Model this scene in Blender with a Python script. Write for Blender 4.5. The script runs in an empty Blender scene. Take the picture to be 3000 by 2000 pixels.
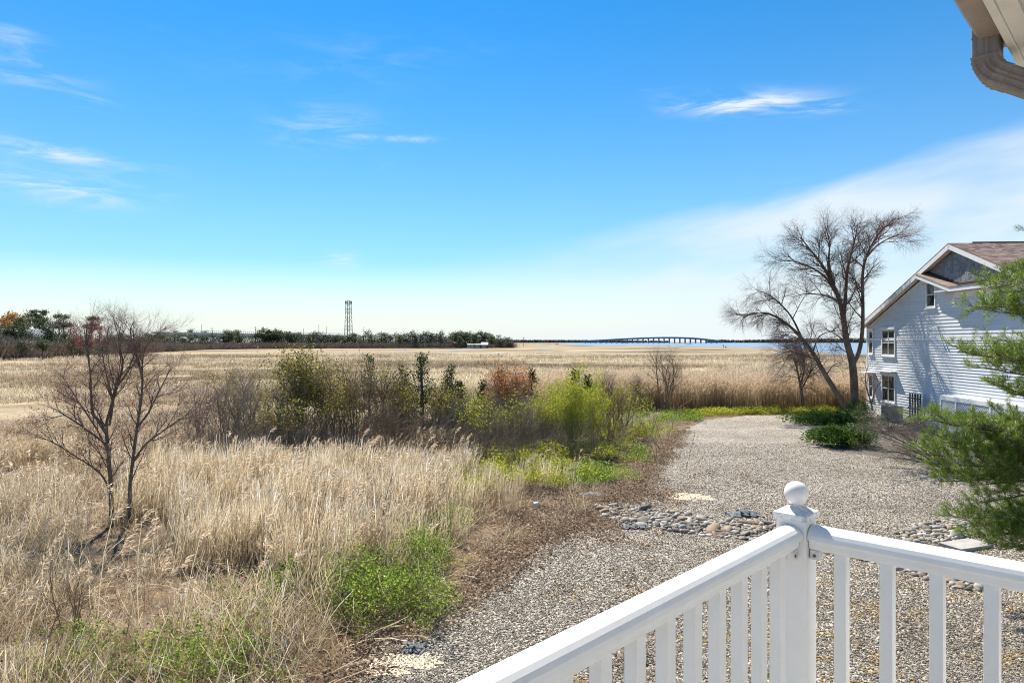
import bpy, math, random
import numpy as np
from mathutils import Vector

R = math.radians
sc = bpy.context.scene
COL = sc.collection
CZ = 4.6                       # eye height above the gravel
F = 2000.0                     # focal length in photo pixels (24 mm lens, 3000 px wide)

# ------------------------------------------------------------------ camera
cam = bpy.data.objects.new('camera', bpy.data.cameras.new('camera'))
COL.objects.link(cam)
cam.location = (0, 0, CZ)
cam.rotation_euler = (R(90), 0, 0)
cam.data.lens = 24.0
cam.data.sensor_width = 36.0
cam.data.clip_start = 0.05
cam.data.clip_end = 20000
sc.camera = cam

# ------------------------------------------------------------------ sky, sun, exposure
SUN_AZ, SUN_EL = -17.0, 50.0    # degrees right of straight ahead, above horizon
w = bpy.data.worlds.new('World'); sc.world = w; w.use_nodes = True
def build_world():
    nt = w.node_tree; N = nt.nodes; L = nt.links
    N.clear()
    def nd(t, **k):
        n = N.new(t)
        for a, b in k.items(): setattr(n, a, b)
        return n
    def m(op, a, b=None, c=None):
        n = nd('ShaderNodeMath', operation=op)
        for i, v in enumerate((a, b, c)):
            if v is None: continue
            if isinstance(v, (int, float)): n.inputs[i].default_value = v
            else: L.new(v, n.inputs[i])
        return n.outputs[0]
    sky = nd('ShaderNodeTexSky', sky_type='NISHITA', sun_disc=False)
    sky.sun_elevation = R(SUN_EL); sky.sun_rotation = R(SUN_AZ)
    sky.altitude = 0; sky.air_density = 1.0; sky.dust_density = 0.35; sky.ozone_density = 3.0
    gam = nd('ShaderNodeGamma'); gam.inputs[1].default_value = 1.0
    hs = nd('ShaderNodeHueSaturation'); hs.inputs['Hue'].default_value = 0.496; hs.inputs['Saturation'].default_value = 2.5
    hs.inputs['Value'].default_value = 1.02
    L.new(sky.outputs[0], gam.inputs[0]); L.new(gam.outputs[0], hs.inputs['Color'])
    # clouds: thin cirrus, laid out by compass bearing and height above the horizon
    tc = nd('ShaderNodeTexCoord'); sp = nd('ShaderNodeSeparateXYZ'); L.new(tc.outputs['Generated'], sp.inputs[0])
    x, y, z = sp.outputs
    az = m('ARCTAN2', x, y)
    el = m('ARCSINE', z)
    cb = nd('ShaderNodeCombineXYZ'); L.new(m('MULTIPLY', az, 5.0), cb.inputs[0]); L.new(m('MULTIPLY', el, 24.0), cb.inputs[1])
    shear = nd('ShaderNodeCombineXYZ')
    L.new(m('ADD', m('MULTIPLY', az, 7.0), m('MULTIPLY', el, 5.0)), shear.inputs[0])
    L.new(m('SUBTRACT', m('MULTIPLY', el, 30.0), m('MULTIPLY', az, 5.0)), shear.inputs[1])
    def noise(vec, scale, det=6, rough=.6, dist=.4):
        n = nd('ShaderNodeTexNoise'); n.inputs['Scale'].default_value = scale; n.inputs['Detail'].default_value = det
        n.inputs['Roughness'].default_value = rough; n.inputs['Distortion'].default_value = dist
        L.new(vec, n.inputs['Vector']); return n.outputs['Fac']
    n1 = noise(cb.outputs[0], 1.6, 7, .62, .8)
    n2 = noise(cb.outputs[0], 0.7, 3, .5, .3)
    n3 = noise(shear.outputs[0], 0.55, 5, .5, .3)
    def ramp(v, a, b):
        n = nd('ShaderNodeMapRange', interpolation_type='SMOOTHSTEP'); L.new(v, n.inputs[0])
        n.inputs[1].default_value = a; n.inputs[2].default_value = b; return n.outputs[0]
    def blob(px, py, wx, wy, tilt=0.0):
        a0 = math.atan((px - 1500) / F); e0 = math.atan((1000 - py) / F * math.cos(a0))
        da = m('SUBTRACT', az, a0); de = m('SUBTRACT', m('SUBTRACT', el, e0), m('MULTIPLY', da, tilt))
        q = m('ADD', m('POWER', m('ABSOLUTE', m('DIVIDE', da, wx / F)), 2.0), m('POWER', m('ABSOLUTE', m('DIVIDE', de, wy / F)), 2.0))
        return m('EXPONENT', m('MULTIPLY', q, -1.0))
    tot = None
    def add(v):
        nonlocal tot
        tot = v if tot is None else m('ADD', tot, v)
    wisp = ramp(n1, .40, .72)
    for px, py, wx, wy, k, t in [(2180, 305, 170, 26, 1.5, -.08), (2440, 312, 70, 12, .5, 0), (40, 190, 120, 45, .45, -.1), (265, 297, 45, 14, .7, -.1),
                                 (130, 445, 190, 20, .75, -.03), (70, 528, 110, 24, .8, -.12), (270, 560, 130, 40, .6, .05), (1160, 405, 110, 9, .9, 0),
                                 (950, 380, 130, 60, .35, .1), (1000, 760, 50, 22, 1.0, .1), (1500, 880, 200, 22, .7, .03), (40, 120, 70, 40, .3, 0), (1000, 180, 300, 60, .12, .1)]:
        add(m('MULTIPLY', m('MULTIPLY', blob(px, py, wx, wy, t), wisp), k))
    # the big veil on the right: above a slanting line it stops, below it fades down to the horizon
    edge = m('SUBTRACT', m('ADD', 0.138, m('ADD', m('MULTIPLY', az, .14), m('MULTIPLY', m('MAXIMUM', m('SUBTRACT', az, .12), 0), .04))), el)
    veil = m('MULTIPLY', ramp(m('ADD', edge, m('MULTIPLY', m('SUBTRACT', n3, .5), .05)), -.01, .035), ramp(az, -.25, .40))
    veil = m('MULTIPLY', veil, ramp(az, 1.9, .9))
    add(m('MULTIPLY', veil, m('ADD', .36, m('MULTIPLY', ramp(n3, .25, .65), .5))))
    add(m('MULTIPLY', m('MULTIPLY', ramp(n1, .55, .8), ramp(n2, .5, .7)), .12))
    # brightening of the humid air along the horizon, all the way round
    low = m('EXPONENT', m('MULTIPLY', m('MAXIMUM', el, 0), -6.0))
    hz = nd('ShaderNodeMix', data_type='RGBA'); L.new(m('MULTIPLY', low, .93), hz.inputs['Factor'])
    L.new(hs.outputs[0], hz.inputs[6]); hz.inputs[7].default_value = (5.9, 6.55, 7.0, 1)
    mix = nd('ShaderNodeMix', data_type='RGBA'); L.new(m('MINIMUM', tot, .92), mix.inputs['Factor'])
    L.new(hz.outputs[2], mix.inputs[6]); mix.inputs[7].default_value = (6.1, 6.65, 7.0, 1)
    bg = nd('ShaderNodeBackground'); bg.inputs[1].default_value = 0.078
    w.cycles.sampling_method = 'MANUAL'; w.cycles.sample_map_resolution = 512
    L.new(mix.outputs[2], bg.inputs[0])
    out = nd('ShaderNodeOutputWorld'); L.new(bg.outputs[0], out.inputs[0])
build_world()

sun = bpy.data.objects.new('sun', bpy.data.lights.new('sun', 'SUN')); COL.objects.link(sun)
sun.data.energy = 5.0; sun.data.angle = R(0.5); sun.data.color = (1.0, .92, .79)
_to = Vector((math.sin(R(SUN_AZ)) * math.cos(R(SUN_EL)), math.cos(R(SUN_AZ)) * math.cos(R(SUN_EL)), math.sin(R(SUN_EL))))
sun.rotation_euler = _to.to_track_quat('Z', 'Y').to_euler()
sun.location = (-10, 10, 60)

sc.view_settings.view_transform = 'Standard'; sc.view_settings.look = 'None'
sc.view_settings.exposure = 0.88; sc.view_settings.gamma = 1.0
sc.cycles.max_bounces = 8; sc.cycles.diffuse_bounces = 3; sc.cycles.transmission_bounces = 5; sc.cycles.transparent_max_bounces = 8
sc.cycles.filter_width = 1.05; sc.cycles.use_adaptive_sampling = False
sc.cycles.use_denoising = True; sc.cycles.denoiser = 'OPENIMAGEDENOISE'; sc.cycles.denoising_input_passes = 'RGB_ALBEDO_NORMAL'; sc.cycles.denoising_prefilter = 'NONE'; sc.cycles.denoising_quality = 'HIGH'
sc.cycles.caustics_reflective = False; sc.cycles.caustics_refractive = False

# ------------------------------------------------------------------ helpers
def G(px, py, z=0.0):
    """ground point surveyed from the photograph"""
    d = (CZ - z) * F / (py - 1000.0)
    return np.array([(px - 1500) / F * d, d, z])
def D(px, py, d):
    """point at depth d"""
    return np.array([(px - 1500) / F * d, d, CZ + (1000 - py) / F * d])

ORG = {}
class MB:
    """collects geometry; tubes are batched and built with numpy"""
    def __init__(self): self.v = []; self.fs = []; self.t = []; self.n = 0
    def _push(self, verts, faces, tint):
        b = self.n; self.v.append(verts); self.n += len(verts)
        for f in faces: self.fs.append(f + b)
        self.t.append(tint)
    def add(self, verts, faces, tint=.5):
        verts = np.asarray(verts, float).reshape(-1, 3); by = {}
        for f in faces: by.setdefault(len(f), []).append(f)
        if np.isscalar(tint): tint = np.full(len(verts), tint)
        self._push(verts, [np.array(f, int) for f in by.values()], np.asarray(tint, float)); return self
    def box(self, c, s, ax=None, tint=.5):
        c = np.asarray(c, float); s = np.asarray(s, float) / 2
        A = np.eye(3) if ax is None else np.asarray(ax, float)
        vs = [c + A[0] * i * s[0] + A[1] * j * s[1] + A[2] * k * s[2] for i in (-1, 1) for j in (-1, 1) for k in (-1, 1)]
        return self.add(vs, [(0, 1, 3, 2), (4, 6, 7, 5), (0, 4, 5, 1), (2, 3, 7, 6), (0, 2, 6, 4), (1, 5, 7, 3)], tint)
    def tubes(self, P, Rd, k=3, tint=None):
        """P (m,n,3) polylines, Rd (m,n) radii"""
        m, n = P.shape[:2]
        if m == 0: return self
        tan = np.gradient(P, axis=1); tan /= np.linalg.norm(tan, axis=2, keepdims=True) + 1e-12
        ref = np.where(np.abs(tan[:, :1, 2:3]) < .9, np.array([0, 0, 1.]), np.array([1., 0, 0]))
        u = np.cross(tan, np.broadcast_to(ref, tan.shape)); u /= np.linalg.norm(u, axis=2, keepdims=True) + 1e-9; v = np.cross(tan, u)
        a = (np.arange(k) * 2 * math.pi / k)[None, :] + (np.sin(P[:, 0, 0] * 917.3 + P[:, 0, 1] * 531.7) * 9.7 if k == 2 else np.zeros(m))[:, None]
        ring = (np.cos(a)[:, None, :, None] * u[:, :, None, :] + np.sin(a)[:, None, :, None] * v[:, :, None, :]) * Rd[:, :, None, None] + P[:, :, None, :]
        i, j = np.meshgrid(np.arange(n - 1), np.arange(1 if k == 2 else k), indexing='ij'); i = i.ravel(); j = j.ravel(); j2 = (j + 1) % k
        q = np.stack([i * k + j, i * k + j2, (i + 1) * k + j2, (i + 1) * k + j], 1)
        F_ = (q[None] + (np.arange(m) * n * k)[:, None, None]).reshape(-1, 4)
        if tint is None: tint = np.full(m, .5)
        tint = np.asarray(tint, float)
        tv = np.repeat(tint, n * k) if tint.ndim == 1 else np.repeat(tint.reshape(-1), k)
        self._push(ring.reshape(-1, 3), [F_], tv); return self
    def tube(self, pts, rad, k=4, tint=.5, cap=True):
        pts = np.asarray(pts, float); n = len(pts); rad = np.full(n, rad) if np.isscalar(rad) else np.asarray(rad, float); b = self.n
        self.tubes(pts[None], rad[None], k, np.array([tint]) if np.isscalar(tint) else np.asarray(tint)[None])
        if cap and k > 2: self.fs.append(np.array([list(range(k - 1, -1, -1)), [(n - 1) * k + j for j in range(k)]]) + b)
        return self
    def prism(self, prof, p0, ax_u, ax_v, ax_w, length, tint=.5):
        """2-D profile (u,v) swept along w"""
        p0 = np.asarray(p0, float); n = len(prof)
        a = [p0 + ax_u * u + ax_v * v for u, v in prof]; b = [q + ax_w * length for q in a]
        fs = [(i, (i + 1) % n, n + (i + 1) % n, n + i) for i in range(n)] + [tuple(range(n - 1, -1, -1)), tuple(range(n, 2 * n))]
        return self.add(a + b, fs, tint)
    def leaves(self, c, size, rng, elong=2.0, up=0.0, dirs=None, tint=None):
        c = np.asarray(c, float); n = len(c)
        if n == 0: return self
        d = rng.normal(size=(n, 3)) if dirs is None else dirs + rng.normal(size=(n, 3)) * .35
        d[:, 2] += up
        d /= np.linalg.norm(d, axis=1, keepdims=True) + 1e-9
        s = np.cross(d, rng.normal(size=(n, 3))); s /= np.linalg.norm(s, axis=1, keepdims=True) + 1e-9
        L = size * rng.uniform(.6, 1.3, (n, 1)); W = L / elong
        vs = np.stack([c, c + d * L * .5 + s * W * .5, c + d * L, c + d * L * .5 - s * W * .5], 1).reshape(-1, 3)
        t = rng.uniform(0, 1, n) if tint is None else tint
        self._push(vs, [np.arange(4 * n).reshape(-1, 4)], np.repeat(t, 4)); return self
    def needles(self, c, d, L, W, rng, tint=None):
        n = len(c); s = np.cross(d, rng.normal(size=(n, 3))); s /= np.linalg.norm(s, axis=1, keepdims=True) + 1e-9
        L = L * rng.uniform(.8, 1.15, (n, 1))
        vs = np.stack([c, c + d * L * .5 - s * W * .5, c + d * L, c + d * L * .5 + s * W * .5], 1).reshape(-1, 3)
        t = rng.uniform(0, 1, n) if tint is None else tint
        self._push(vs, [np.arange(4 * n).reshape(-1, 4)], np.repeat(t, 4)); return self
    def join(self, other):
        if other.n: self._push(np.concatenate(other.v), other.fs, np.concatenate(other.t))
        return self
    def mesh(self, name, material, off=(0, 0, 0), smooth=False):
        me = bpy.data.meshes.new(name)
        if not self.n: me.materials.append(material); return me
        v = np.concatenate(self.v) - np.asarray(off, float)
        sizes = np.concatenate([np.full(len(f), f.shape[1]) for f in self.fs]); loops = np.concatenate([f.ravel() for f in self.fs])
        me.vertices.add(len(v)); me.vertices.foreach_set('co', v.astype(np.float32).ravel())
        me.loops.add(len(loops)); me.loops.foreach_set('vertex_index', loops.astype(np.int32))
        me.polygons.add(len(sizes)); me.polygons.foreach_set('loop_start', np.concatenate([[0], np.cumsum(sizes)[:-1]]).astype(np.int32))
        me.polygons.foreach_set('use_smooth', np.full(len(sizes), bool(smooth)))
        a = me.attributes.new('tint', 'FLOAT', 'POINT'); a.data.foreach_set('value', np.concatenate(self.t).astype(np.float32))
        me.materials.append(material); me.update(calc_edges=True); return me
    def build(self, name, material, parent=None, smooth=False, loc=None):
        off = np.zeros(3)
        if parent is not None: off = ORG.get(parent.name, np.zeros(3))
        elif loc is not None: off = np.asarray(loc, float)
        o = bpy.data.objects.new(name, self.mesh(name, material, off, smooth)); COL.objects.link(o)
        if parent is not None: o.parent = parent
        elif loc is not None: o.location = loc
        ORG[o.name] = off
        return o
def tag(o, label=None, cat=None, group=None, kind=None):
    if label: o['label'] = label
    if cat: o['category'] = cat
    if group: o['group'] = group
    if kind: o['kind'] = kind
    return o
def thing(name, label, cat, loc, group=None):
    o = bpy.data.objects.new(name, None); COL.objects.link(o); o.location = loc; o.empty_display_size = .2
    ORG[o.name] = np.asarray(loc, float)
    return tag(o, label, cat, group)
def copy_thing(src, loc, rz, s, label, group=None):
    r = src.copy(); COL.objects.link(r); r.location = loc; r.rotation_euler = (0, 0, rz); r.scale = (s if hasattr(s, '__len__') else (s, s, s))
    r['label'] = label
    if group: r['group'] = group
    elif 'group' in r: del r['group']
    for ch in src.children:
        c = ch.copy(); COL.objects.link(c); c.parent = r
        for g in ch.children:
            d = g.copy(); COL.objects.link(d); d.parent = c
    return r
def inpoly(P, poly):
    x, y = P[:, 0], P[:, 1]; r = np.zeros(len(P), bool); n = len(poly)
    for i in range(n):
        x0, y0 = poly[i][:2]; x1, y1 = poly[(i + 1) % n][:2]
        c = ((y0 > y) != (y1 > y)) & (x < (x1 - x0) * (y - y0) / (y1 - y0 + 1e-12) + x0)
        r ^= c
    return r
def vnoise(P, s, seed=0):
    """cheap smooth value noise 0..1"""
    rg = np.random.default_rng(seed); T = rg.random((64, 64)); q = P[:, :2] * s + 1000.3
    i = np.floor(q).astype(int); f = q - i; f = f * f * (3 - 2 * f); i %= 64; j = (i + 1) % 64
    return (T[i[:, 0], i[:, 1]] * (1 - f[:, 0]) + T[j[:, 0], i[:, 1]] * f[:, 0]) * (1 - f[:, 1]) + (T[i[:, 0], j[:, 1]] * (1 - f[:, 0]) + T[j[:, 0], j[:, 1]] * f[:, 0]) * f[:, 1]

# ------------------------------------------------------------------ materials
MATS = {}
def mat(name, col, rough=.8, col2=None, scale=3.0, bump=0.0, bscale=40.0, spec=.3, objvar=0.0, detail=5, stretch=None, metal=0.0, hi=.62, lo=.38):
    if name in MATS: return MATS[name]
    m = bpy.data.materials.new(name); m.use_nodes = True; nt = m.node_tree; N = nt.nodes; L = nt.links
    b = N['Principled BSDF']; b.inputs['Roughness'].default_value = rough; b.inputs['Specular IOR Level'].default_value = spec; b.inputs['Metallic'].default_value = metal
    tc = N.new('ShaderNodeTexCoord'); vec = tc.outputs['Object']
    if stretch:
        mp = N.new('ShaderNodeMapping'); mp.inputs['Scale'].default_value = stretch; L.new(vec, mp.inputs[0]); vec = mp.outputs[0]
    out = None
    if col2 is not None:
        n = N.new('ShaderNodeTexNoise'); n.inputs['Scale'].default_value = scale; n.inputs['Detail'].default_value = detail; n.inputs['Roughness'].default_value = .65
        L.new(vec, n.inputs['Vector'])
        mr = N.new('ShaderNodeMapRange'); mr.inputs[1].default_value = lo; mr.inputs[2].default_value = hi; L.new(n.outputs['Fac'], mr.inputs[0])
        mx = N.new('ShaderNodeMix'); mx.data_type = 'RGBA'; L.new(mr.outputs[0], mx.inputs['Factor'])
        mx.inputs[6].default_value = (*col, 1); mx.inputs[7].default_value = (*col2, 1); out = mx.outputs[2]
    if objvar:
        oi = N.new('ShaderNodeObjectInfo'); hs = N.new('ShaderNodeHueSaturation')
        mr = N.new('ShaderNodeMapRange'); mr.inputs[3].default_value = 1 - objvar; mr.inputs[4].default_value = 1 + objvar; L.new(oi.outputs['Random'], mr.inputs[0])
        L.new(mr.outputs[0], hs.inputs['Value'])
        if out: L.new(out, hs.inputs['Color'])
        else: hs.inputs['Color'].default_value = (*col, 1)
        out = hs.outputs[0]
    if out: L.new(out, b.inputs['Base Color'])
    else: b.inputs['Base Color'].default_value = (*col, 1)
    if bump:
        n = N.new('ShaderNodeTexNoise'); n.inputs['Scale'].default_value = bscale; n.inputs['Detail'].default_value = 6; L.new(vec, n.inputs['Vector'])
        bp = N.new('ShaderNodeBump'); bp.inputs['Strength'].default_value = bump; bp.inputs['Distance'].default_value = .02; L.new(n.outputs['Fac'], bp.inputs['Height']); L.new(bp.outputs[0], b.inputs['Normal'])
    MATS[name] = m; return m
def leafmat(name, cols, transl=.35, rnd=.12, spec=True):
    """foliage or straw: colour from the per-leaf tint, light passes through"""
    if name in MATS: return MATS[name]
    m = bpy.data.materials.new(name); m.use_nodes = True; nt = m.node_tree; N = nt.nodes; L = nt.links; N.clear()
    at = N.new('ShaderNodeAttribute'); at.attribute_name = 'tint'
    rp = N.new('ShaderNodeValToRGB'); L.new(at.outputs['Fac'], rp.inputs[0])
    e = rp.color_ramp.elements
    for i, c in enumerate(cols):
        p = i / (len(cols) - 1)
        el = e[0] if i == 0 else (e[1] if i == len(cols) - 1 else e.new(p))
        el.position = p; el.color = (*c, 1)
    oi = N.new('ShaderNodeObjectInfo'); mr = N.new('ShaderNodeMapRange'); mr.inputs[3].default_value = 1 - rnd; mr.inputs[4].default_value = 1 + rnd; L.new(oi.outputs['Random'], mr.inputs[0])
    hs = N.new('ShaderNodeHueSaturation'); L.new(mr.outputs[0], hs.inputs['Value']); L.new(rp.outputs[0], hs.inputs['Color'])
    b = N.new('ShaderNodeBsdfPrincipled'); b.inputs['Roughness'].default_value = .65; b.inputs['Specular IOR Level'].default_value = .25
    t = N.new('ShaderNodeBsdfTranslucent'); L.new(hs.outputs[0], b.inputs['Base Color']); L.new(hs.outputs[0], t.inputs['Color'])
    mx = N.new('ShaderNodeMixShader'); mx.inputs[0].default_value = transl; L.new(b.outputs[0], mx.inputs[1]); L.new(t.outputs[0], mx.inputs[2])
    o = N.new('ShaderNodeOutputMaterial'); L.new(mx.outputs[0], o.inputs[0])
    MATS[name] = m; return m

vinyl = mat('white_vinyl', (.86, .86, .85), .32, (.82, .82, .80), 9, spec=.5)
vinyl_dirty = mat('weathered_white_cap', (.80, .80, .79), .5, (.46, .49, .53), 55, spec=.3, hi=.66, lo=.44, detail=8)
trimw = mat('house_white_trim', (.78, .79, .80), .5, (.72, .73, .74), 4)
siding = mat('pale_siding', (.66, .685, .715), .55, (.60, .63, .665), 1.4, objvar=.03)
shake = mat('grey_shake', (.20, .215, .235), .8, (.15, .16, .18), 6, objvar=.12)
roofm = mat('brown_shingle', (.20, .135, .105), .9, (.30, .215, .175), 1.5, bump=.5, bscale=30, objvar=.2, stretch=(1, 1, 6))
soff = mat('cream_soffit', (.74, .70, .62), .6, (.68, .64, .56), 6)
glass = mat('window_glass', (.02, .025, .03), .06, spec=.8)
curtain = mat('dim_interior', (.10, .085, .07), .9, (.16, .13, .10), 2)
barkm = mat('grey_bark', (.10, .085, .07), .9, (.20, .175, .145), 9, bump=.6, bscale=25, stretch=(1, 1, .35))
birchm = mat('birch_bark', (.10, .072, .055), .9, (.21, .165, .13), 3, bump=.7, bscale=14, stretch=(1, 1, .5))
twigm = mat('brown_twig', (.19, .13, .085), .9, (.28, .205, .145), 2)
twigg = mat('grey_twig', (.25, .20, .155), .9, (.35, .29, .235), 2)
twigr = mat('purple_twig', (.13, .085, .075), .9, (.19, .125, .105), 2)
twigred = mat('reddish_twig', (.20, .115, .09), .9, (.28, .18, .145), 2)
concrete = mat('concrete', (.42, .40, .37), .9, (.34, .32, .30), 5, bump=.2)
metalg = mat('galvanised', (.36, .38, .39), .5, (.28, .30, .31), .5, metal=.3)
darkm = mat('dark_steel', (.07, .075, .08), .6)
polem = mat('pole_wood', (.13, .11, .09), .9)

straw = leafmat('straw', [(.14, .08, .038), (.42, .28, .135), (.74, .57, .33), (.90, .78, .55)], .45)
brownstraw = leafmat('brown_straw', [(.16, .09, .045), (.40, .25, .12), (.60, .43, .23), (.74, .60, .38)], .5)
plume = leafmat('plume', [(.50, .36, .23), (.70, .55, .38), (.84, .73, .57)], .5)
cedarm = leafmat('cedar_green', [(.018, .035, .012), (.045, .075, .02), (.10, .13, .03)], .2)
cedarfar = leafmat('far_cedar_green', [(.025, .045, .025), (.055, .085, .04), (.105, .13, .055)], .2)
pinem = leafmat('pine_needle', [(.015, .045, .01), (.09, .185, .022), (.34, .45, .07)], .35)
pinefar = leafmat('far_pine', [(.04, .065, .03), (.085, .12, .05), (.15, .18, .07)], .25)
olive = leafmat('olive_leaf', [(.11, .105, .018), (.26, .23, .035), (.42, .36, .08)], .4)
lime = leafmat('lime_leaf', [(.20, .25, .015), (.42, .46, .03), (.62, .62, .08)], .5)
green = leafmat('briar_leaf', [(.055, .14, .015), (.22, .40, .03), (.48, .60, .10)], .5)
coral = leafmat('coral_bud', [(.42, .15, .06), (.60, .26, .11), (.68, .38, .19)], .4)
redbud = leafmat('red_bud', [(.20, .04, .045), (.34, .09, .09), (.44, .17, .15)], .3)
pinkbud = leafmat('pink_bud', [(.34, .15, .13), (.48, .25, .20), (.55, .34, .27)], .35)
orange = leafmat('orange_leaf', [(.36, .17, .04), (.52, .28, .07), (.60, .38, .14)], .35)
junim = leafmat('juniper_green', [(.02, .06, .008), (.06, .14, .015), (.15, .25, .03)], .25)
litter = leafmat('leaf_litter', [(.15, .09, .055), (.34, .225, .145), (.56, .43, .30)], .25)
brushm = leafmat('brush_stem', [(.17, .125, .09), (.31, .24, .17), (.42, .34, .25)], .1)

# ------------------------------------------------------------------ ground
# left edge of the gravel, surveyed points (X, Y)
EDGE = [(-6.5, -8), (-5, 0), (-3.2, 6), (-2.3, 9.2), (-2.04, 10.2), (-1.16, 11.65), (-.33, 13.3), (.45, 15.1), (1.69, 16.9), (2.68, 19.2), (3.97, 20.9),
        (5.1, 24.9), (7.1, 29.7), (8.85, 35.4), (11.45, 40.3), (14.5, 42.3), (18.5, 43.0), (21.5, 43.6)]
def xedge(Y):
    e = np.array(EDGE); return np.interp(Y, e[:, 1], e[:, 0])

def marsh_material():
    m = bpy.data.materials.new('marsh_grass'); m.use_nodes = True; nt = m.node_tree; N = nt.nodes; L = nt.links
    b = N['Principled BSDF']; b.inputs['Roughness'].default_value = .95; b.inputs['Specular IOR Level'].default_value = .1
    geo = N.new('ShaderNodeNewGeometry')
    def noise(scale, det, st=(1, 1, 1), rough=.6, dist=0.0):
        mp = N.new('ShaderNodeMapping'); mp.inputs['Scale'].default_value = st; L.new(geo.outputs['Position'], mp.inputs[0])
        n = N.new('ShaderNodeTexNoise'); n.inputs['Scale'].default_value = scale; n.inputs['Detail'].default_value = det; n.inputs['Roughness'].default_value = rough; n.inputs['Distortion'].default_value = dist
        L.new(mp.outputs[0], n.inputs['Vector']); return n.outputs['Fac']
    def ramp(v, stops):
        r = N.new('ShaderNodeValToRGB'); L.new(v, r.inputs[0]); e = r.color_ramp.elements
        for i, (p, c) in enumerate(stops):
            el = e[i] if i < 2 else e.new(p)
            el.position = p; el.color = (*c, 1)
        return r.outputs[0]
    def mix(f, a, bb, mode='MIX'):
        x = N.new('ShaderNodeMix'); x.data_type = 'RGBA'; x.blend_type = mode
        (L.new(f, x.inputs['Factor']) if not isinstance(f, float) else setattr(x.inputs['Factor'], 'default_value', f)); L.new(a, x.inputs[6]); L.new(bb, x.inputs[7]); return x.outputs[2]
    big = noise(.03, 8, (.5, 1.4, 1), .6, .8)
    base = ramp(big, [(.38, (.11, .085, .058)), (.45, (.20, .155, .105)), (.49, (.33, .265, .17)), (.53, (.50, .41, .27)), (.58, (.34, .27, .175)), (.66, (.20, .155, .10))])
    fine = noise(1.3, 6, (1, 1.6, 1), .7)
    fr = ramp(fine, [(.3, (.62, .6, .56)), (.7, (1.2, 1.2, 1.2))])
    c = mix(.75, base, fr, 'MULTIPLY')
    pat = noise(.035, 4, (.6, 1.2, 1), .55)
    gm = ramp(pat, [(.63, (0, 0, 0)), (.70, (.6, .6, .6))])
    grn = N.new('ShaderNodeRGB'); grn.outputs[0].default_value = (.34, .30, .10, 1)
    c = mix(gm, c, grn.outputs[0])
    L.new(c, b.inputs['Base Color'])
    bp = N.new('ShaderNodeBump'); bp.inputs['Strength'].default_value = .6; bp.inputs['Distance'].default_value = .25; L.new(fine, bp.inputs['Height']); L.new(bp.outputs[0], b.inputs['Normal'])
    return m
g = MB(); S = 6000
g.add([(-S, -300, -.06), (S, -300, -.06), (S, 7000, -.06), (-S, 7000, -.06)], [(0, 1, 2, 3)])
tag(g.build('marsh', marsh_material()), kind='structure')

# soil under the reeds
soil = mat('reed_soil', (.085, .055, .032), .95, (.22, .15, .09), 2.2, bump=.8, bscale=12)
pts = [(-60, -8), (-60, 42)] + [(-25, 40), (-8, 41), (4, 46), (12, 58), (24, 58), (24, 43.5)] + [(x, y) for x, y in EDGE[::-1]]
m_ = MB(); m_.add([(x, y, -.03) for x, y in pts], [tuple(range(len(pts) - 1, -1, -1))]); tag(m_.build('reed_soil', soil), kind='structure')

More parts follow.
